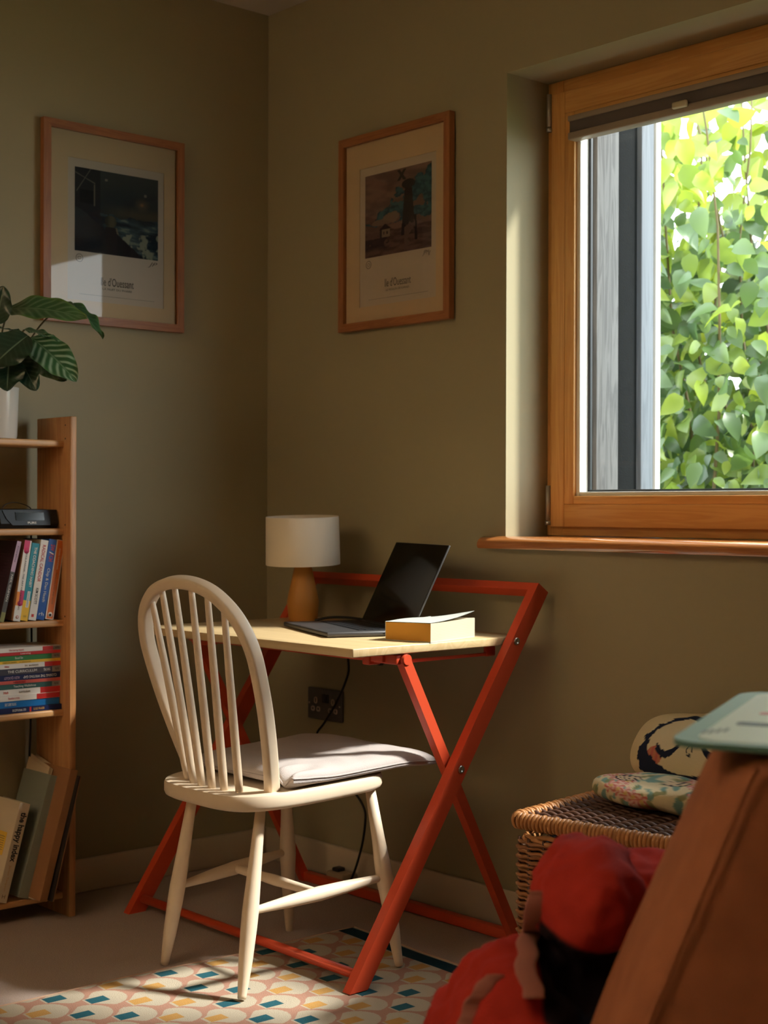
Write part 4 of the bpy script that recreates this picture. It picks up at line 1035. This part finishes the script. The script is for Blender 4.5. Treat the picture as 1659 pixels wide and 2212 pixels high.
def pil(cen, rx, ry, rz_, tiltx, e=.75):
    R_ = Matrix.Rotation(tiltx, 3, 'X')
    def fn(u, v):
        th_, ph = 2*pi*u, pi*(v-.5)
        ct, st = cos(th_), sin(th_); f = lambda s_, p: math.copysign(abs(s_)**p, s_)
        x = rx*f(ct, .75)*abs(cos(ph))**.8; zz = rz_*f(st, .75)*abs(cos(ph))**.8; y = ry*f(sin(ph), 1.0)
        p = Vector((x, y, zz)); p += .006*Vector((0, noise.noise(p*14), noise.noise(p*14+Vector((5,5,5)))))
        return Vector(cen)+R_ @ p
    return fn, R_
# body: lies flat, front edge toward the room; local axes of the pillow
def addp(name, cen, rx, ry, rz_, tl_, colf):
    fn, R_ = pil(cen, rx, ry, rz_, tl_); q = MB(); q.grid(fn, 160, 100, closed_u=True)
    o = obj(name, q, PILM, dp, local=True); Ri = R_.inverted(); cv = Vector(cen)
    paint(o, lambda co: colf(Ri @ (co-cv))); return o
def bodyc(p):
    c = floral(p.x, p.z+p.y*.6)
    if p.z > .014: 
        for hx in (-.075, .035, .115):
            d = ((p.x-hx)/.026)**2+((p.y+.028)/.020)**2
            if d < 1.15:
                c = mix(PALE, ROSE, .2)
                if d > .85 or abs(sin((p.x-hx)*300)) > .93: c = NAV
    return c
def headc(p):
    # face plane x, z; navy hair outline around a pale face
    X, Z = p.x/.132, p.z/.092
    c = floral(p.x*1.0, p.z) if abs(X) > .93 else PALE
    fc = (X/.86)**2+((Z+.06)/(.74-.0))**2
    if p.y < .02:
        r_ = sqrt(fc); n_ = .10*noise.noise(Vector((X*7, Z*7, 0)))
        top_heart = .60-.22*max(0, 1-abs(X-.12)*3.2)
        if r_ > .93+n_*.4 and r_ < 1.06+.35*max(0, -Z)*sm(.2, .6, abs(X))+n_: c = NAV
        elif r_ >= 1.06: c = mix(PALE, OCR, .25)
        elif Z > top_heart and r_ < .95: c = NAV if Z < top_heart+.16 else mix(PALE, OCR, .2)
        else:
            if ((X+.62)/.17)**2+((Z+.42)/.24)**2 < 1: c = mix(ROSE, OCR, .3*(.5+.5*sin(X*60)))
            for ex, rot in ((-.40, .35), (.38, -.15)):   # closed lids
                dx, dz = X-ex, Z+.12-.12*(X+.4)-.05*(X-ex); 
                if abs(dx) < .21 and abs(dz+.26*(1-(dx/.21)**2)) < .085: c = NAV
            if ((X-.55)/.12)**2+((Z+.2)/.18)**2 < 1: c = ROSE
            nx_ = (X+.02)/.06; nz_ = (Z+.22)/.20; dn = abs(nx_)+abs(nz_)
            if .72 < dn < 1.05: c = NAV
    return c
addp('body', (0, 0, .031), .168, .084, .031, 0, bodyc)
addp('head', (.012, .106, .100), .160, .044, .088, radians(-38), headc)
q = MB(); q.tube([Vector((.0+.15*math.copysign(abs(cos(2*pi*k/60))**.8, cos(2*pi*k/60)), .072*math.copysign(abs(sin(2*pi*k/60))**.8, sin(2*pi*k/60)),   .030)) for k in range(60)], .0016, 5, closed=True)
obj('seam', q, mat('seam_thread', (150, 120, 96), .9), dp, local=True)

# ------------------------------------------------------------------ sofa in the foreground
RUST = mat('rust_velvet', (150, 94, 64), .85, spec=.15, var=.28, vscale=22, bump=.12, bscale=60)
SY = radians(42); so0 = px(1345, 2212, 1.40); so0.z = 0
sf = thing('sofa', 'rust velvet sofa seen over its back at the right foreground', 'sofa', so0, SY)
def rounded(name, poly, y0, y1, bev, m=RUST, parent=sf):
    q = MB(); q.prism([(x, y0, z_) for x, z_ in poly], (0, y1-y0, 0)); 
    bm = bmesh.new(); vv = [bm.verts.new(v) for v in q.v]; [bm.faces.new([vv[i] for i in f]) for f in q.f]
    bmesh.ops.recalc_face_normals(bm, faces=bm.faces[:]); bmesh.ops.bevel(bm, geom=bm.edges[:], offset=bev, segments=6, profile=.5, affect='EDGES', clamp_overlap=True)
    bm.verts.index_update(); q2 = MB(); q2.add([v.co.copy() for v in bm.verts], [tuple(v.index for v in f.verts) for f in bm.faces], True); bm.free()
    return obj(name, q2, m, parent, local=True, autosmooth=60)
bkr = rounded('backrest', [(-.14, .14), (1.0, .14), (1.0, .775), (.112, .775), (.0, .52)], 0, .24, .042)
q = MB(); q.tube(spline([(.122, .004, .762), (.108, -.0012, .735), (.022, -.0012, .52), (-.045, -.0012, .34), (-.09, -.0012, .2)]), .0028, 6); obj('seam', q, RUST, sf, local=True)
rounded('arm', [(-.12, .10), (.05, .10), (.05, .28), (-.11, .28)], .23, .80, .05)
rounded('arm', [(.87, .10), (1.02, .10), (1.02, .56), (.87, .56)], .23, .86, .05)
rounded('seat_base', [(.04, .10), (.88, .10), (.88, .30), (.04, .30)], .23, .84, .03)
rounded('seat_cushion', [(.055, .295), (.865, .295), (.865, .43), (.055, .43)], .245, .86, .045)
for x_, y_ in ((-.09, .06), (.95, .06), (-.09, .80), (.95, .80)):
    q = MB(); q.lathe((x_, y_, 0), [(.016, 0), (.024, .145)], 14); obj('foot', q, mat('dark_wood_foot', (62, 40, 26), .5), sf, local=True)

# red throw over the near arm
hF = Vector((FWD.x, FWD.y, 0)).normalized(); hR = Vector((hF.y, -hF.x, 0))
q = MB()
def ell(c, a, b, d, n=28):
    def fn(u, v):
        th_, ph = 2*pi*u, pi*(v-.5); p = Vector((a*cos(th_)*cos(ph), b*sin(th_)*cos(ph), d*sin(ph))); return c+hR*p.x+hF*p.y+Vector((0,0,p.z))
    q.grid(fn, n, n, closed_u=True)
ell(px(1262, 1930, 1.74), .062, .12, .064); ell(px(1250, 1990, 1.80), .05, .10, .08); ell(px(1385, 1985, 1.92), .11, .12, .088); ell(px(1340, 2170, 1.93), .12, .11, .075)
ell(px(1115, 2270, 1.74), .085, .14, .130); ell(px(1200, 2330, 1.80), .17, .20, .15); ell(px(1030, 2360, 1.72), .07, .12, .11)
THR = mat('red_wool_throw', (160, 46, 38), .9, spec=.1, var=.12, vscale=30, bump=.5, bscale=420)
c0 = px(1200, 2200, 1.8)
tb = thing('throw_blanket', 'crumpled red throw blanket draped over the arm of the rust sofa', 'blanket', c0)
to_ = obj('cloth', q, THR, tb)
# dark diagonal band mixed into the throw's colour
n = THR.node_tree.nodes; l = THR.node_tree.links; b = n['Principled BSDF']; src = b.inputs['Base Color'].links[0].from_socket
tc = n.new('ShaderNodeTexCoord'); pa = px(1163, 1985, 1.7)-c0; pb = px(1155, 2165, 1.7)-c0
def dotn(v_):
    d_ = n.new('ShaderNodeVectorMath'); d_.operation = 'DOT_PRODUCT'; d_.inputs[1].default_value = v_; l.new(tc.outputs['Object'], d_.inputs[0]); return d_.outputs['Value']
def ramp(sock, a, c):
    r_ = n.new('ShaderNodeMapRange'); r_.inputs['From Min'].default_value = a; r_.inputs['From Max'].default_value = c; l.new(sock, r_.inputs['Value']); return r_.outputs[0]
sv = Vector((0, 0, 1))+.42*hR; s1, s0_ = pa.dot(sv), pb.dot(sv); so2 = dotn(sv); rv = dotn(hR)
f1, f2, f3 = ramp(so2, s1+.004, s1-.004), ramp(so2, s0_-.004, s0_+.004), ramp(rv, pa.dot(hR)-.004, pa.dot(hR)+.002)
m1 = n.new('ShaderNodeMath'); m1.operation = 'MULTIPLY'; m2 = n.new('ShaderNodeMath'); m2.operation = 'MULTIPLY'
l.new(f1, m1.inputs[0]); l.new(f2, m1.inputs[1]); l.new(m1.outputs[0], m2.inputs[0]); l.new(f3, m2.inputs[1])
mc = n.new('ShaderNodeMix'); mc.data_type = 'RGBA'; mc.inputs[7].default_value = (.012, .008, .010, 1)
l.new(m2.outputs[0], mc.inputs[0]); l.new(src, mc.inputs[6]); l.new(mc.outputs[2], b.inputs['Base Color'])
m_ = to_.modifiers.new('r', 'REMESH'); m_.mode = 'VOXEL'; m_.voxel_size = .007; m_.use_smooth_shade = True
m_ = to_.modifiers.new('s', 'SMOOTH'); m_.iterations = 10; m_.factor = .6
tx = bpy.data.textures.new('folds', 'CLOUDS'); tx.noise_scale = .09; tx.noise_depth = 2
m_ = to_.modifiers.new('d', 'DISPLACE'); m_.texture = tx; m_.strength = .022; m_.mid_level = .5; m_.texture_coords = 'LOCAL'
tx2 = bpy.data.textures.new('creases', 'CLOUDS'); tx2.noise_scale = .035; tx2.noise_depth = 1; tx2.cloud_type = 'GRAYSCALE'
m_ = to_.modifiers.new('d2', 'DISPLACE'); m_.texture = tx2; m_.strength = .020; m_.mid_level = .5; m_.texture_coords = 'LOCAL'
TRM = mat('brown_fringe', (150, 96, 84), .95)
dg = bpy.context.evaluated_depsgraph_get(); ce = to_.evaluated_get(dg)
for pth in ([(1172, 1925), (1158, 1980), (1142, 2040), (1134, 2100), (1150, 2160)], [(1072, 2110), (1042, 2150), (1018, 2205), (1010, 2260)]):
    st_ = []
    for p in spline([px(u, v, 1.6) for u, v in pth], 14):
        d = (p-CAM).normalized(); ok, hit, nn_, _i = ce.ray_cast(to_.matrix_world.inverted() @ CAM, d)
        if ok: st_.append((to_.matrix_world @ hit, nn_.copy()))
    if len(st_) < 4: continue
    q = MB(); nP = len(st_)
    q.grid(lambda u, v: st_[int(round(v*(nP-1)))][0]+st_[int(round(v*(nP-1)))][1]*(.004+.003*sin(pi*u))+hR*((u-.5)*.024+.0015*sin(v*23)), 7, nP)
    fb2 = obj('fringe_band', q, TRM, tb); m_ = fb2.modifiers.new('s', 'SMOOTH'); m_.iterations = 4
    m_ = fb2.modifiers.new('t', 'SOLIDIFY'); m_.thickness = .004

# printed board resting on the sofa back
zb = .7765
bd = thing('printed_board', 'pale board with teal border and small printed marks resting on sofa back', 'board', (*(px(1450, 1605, 1.434)).xy, zb))
lf = (hF*.92+hR*.39).normalized(); rt = Vector((lf.y, -lf.x, 0)); bo = px(1440, 1606, 1.43); bo.z = zb
def rr2(a, b, w_, h_, r, n=8):
    o = []
    for cx_, cy_, s0 in ((a+w_-r, b+h_-r, 0), (a+r, b+h_-r, 1), (a+r, b+r, 2), (a+w_-r, b+r, 3)):
        for k in range(n+1): g = (s0+k/n)*pi/2; o.append((cx_+r*cos(g), cy_+r*sin(g)))
    return o
def bslab(name, poly, z0, z1, m):
    q = MB(); q.prism([bo+rt*x+lf*y+Vector((0,0,z0)) for x, y in poly], (0,0,z1-z0)); return obj(name, q, m, bd)
bslab('board', rr2(0, 0, .34, .43, .035), 0, .006, mat('teal_board', (74, 108, 100), .4)); bslab('panel', rr2(.022, .016, .296, .398, .03), .006, .0066, mat('pale_panel', (194, 193, 186), .35))
def onb(u, v):
    p = px_plane(u, v, (0, 0, zb+.0068), (0, 0, 1))-bo; return p.dot(rt), p.dot(lf)
ax0, ay0 = onb(1592, 1562); bslab('dark_mark', rr2(ax0, ay0-.012, .10, .024, .006, 3), .0066, .0070, mat('dark_mark', (60, 64, 74), .6))
ax0, ay0 = onb(1642, 1540); bslab('red_mark', rr2(ax0, ay0-.012, .05, .020, .005, 3), .0066, .0070, REDI)
for k in range(4):
    ax0, ay0 = onb(1516+16*k, 1581-1.5*k); bslab('text_line', rr2(ax0, ay0-.012, .004, .026, .002, 2), .0066, .0069, mat('grey_mark', (120, 122, 122), .6))
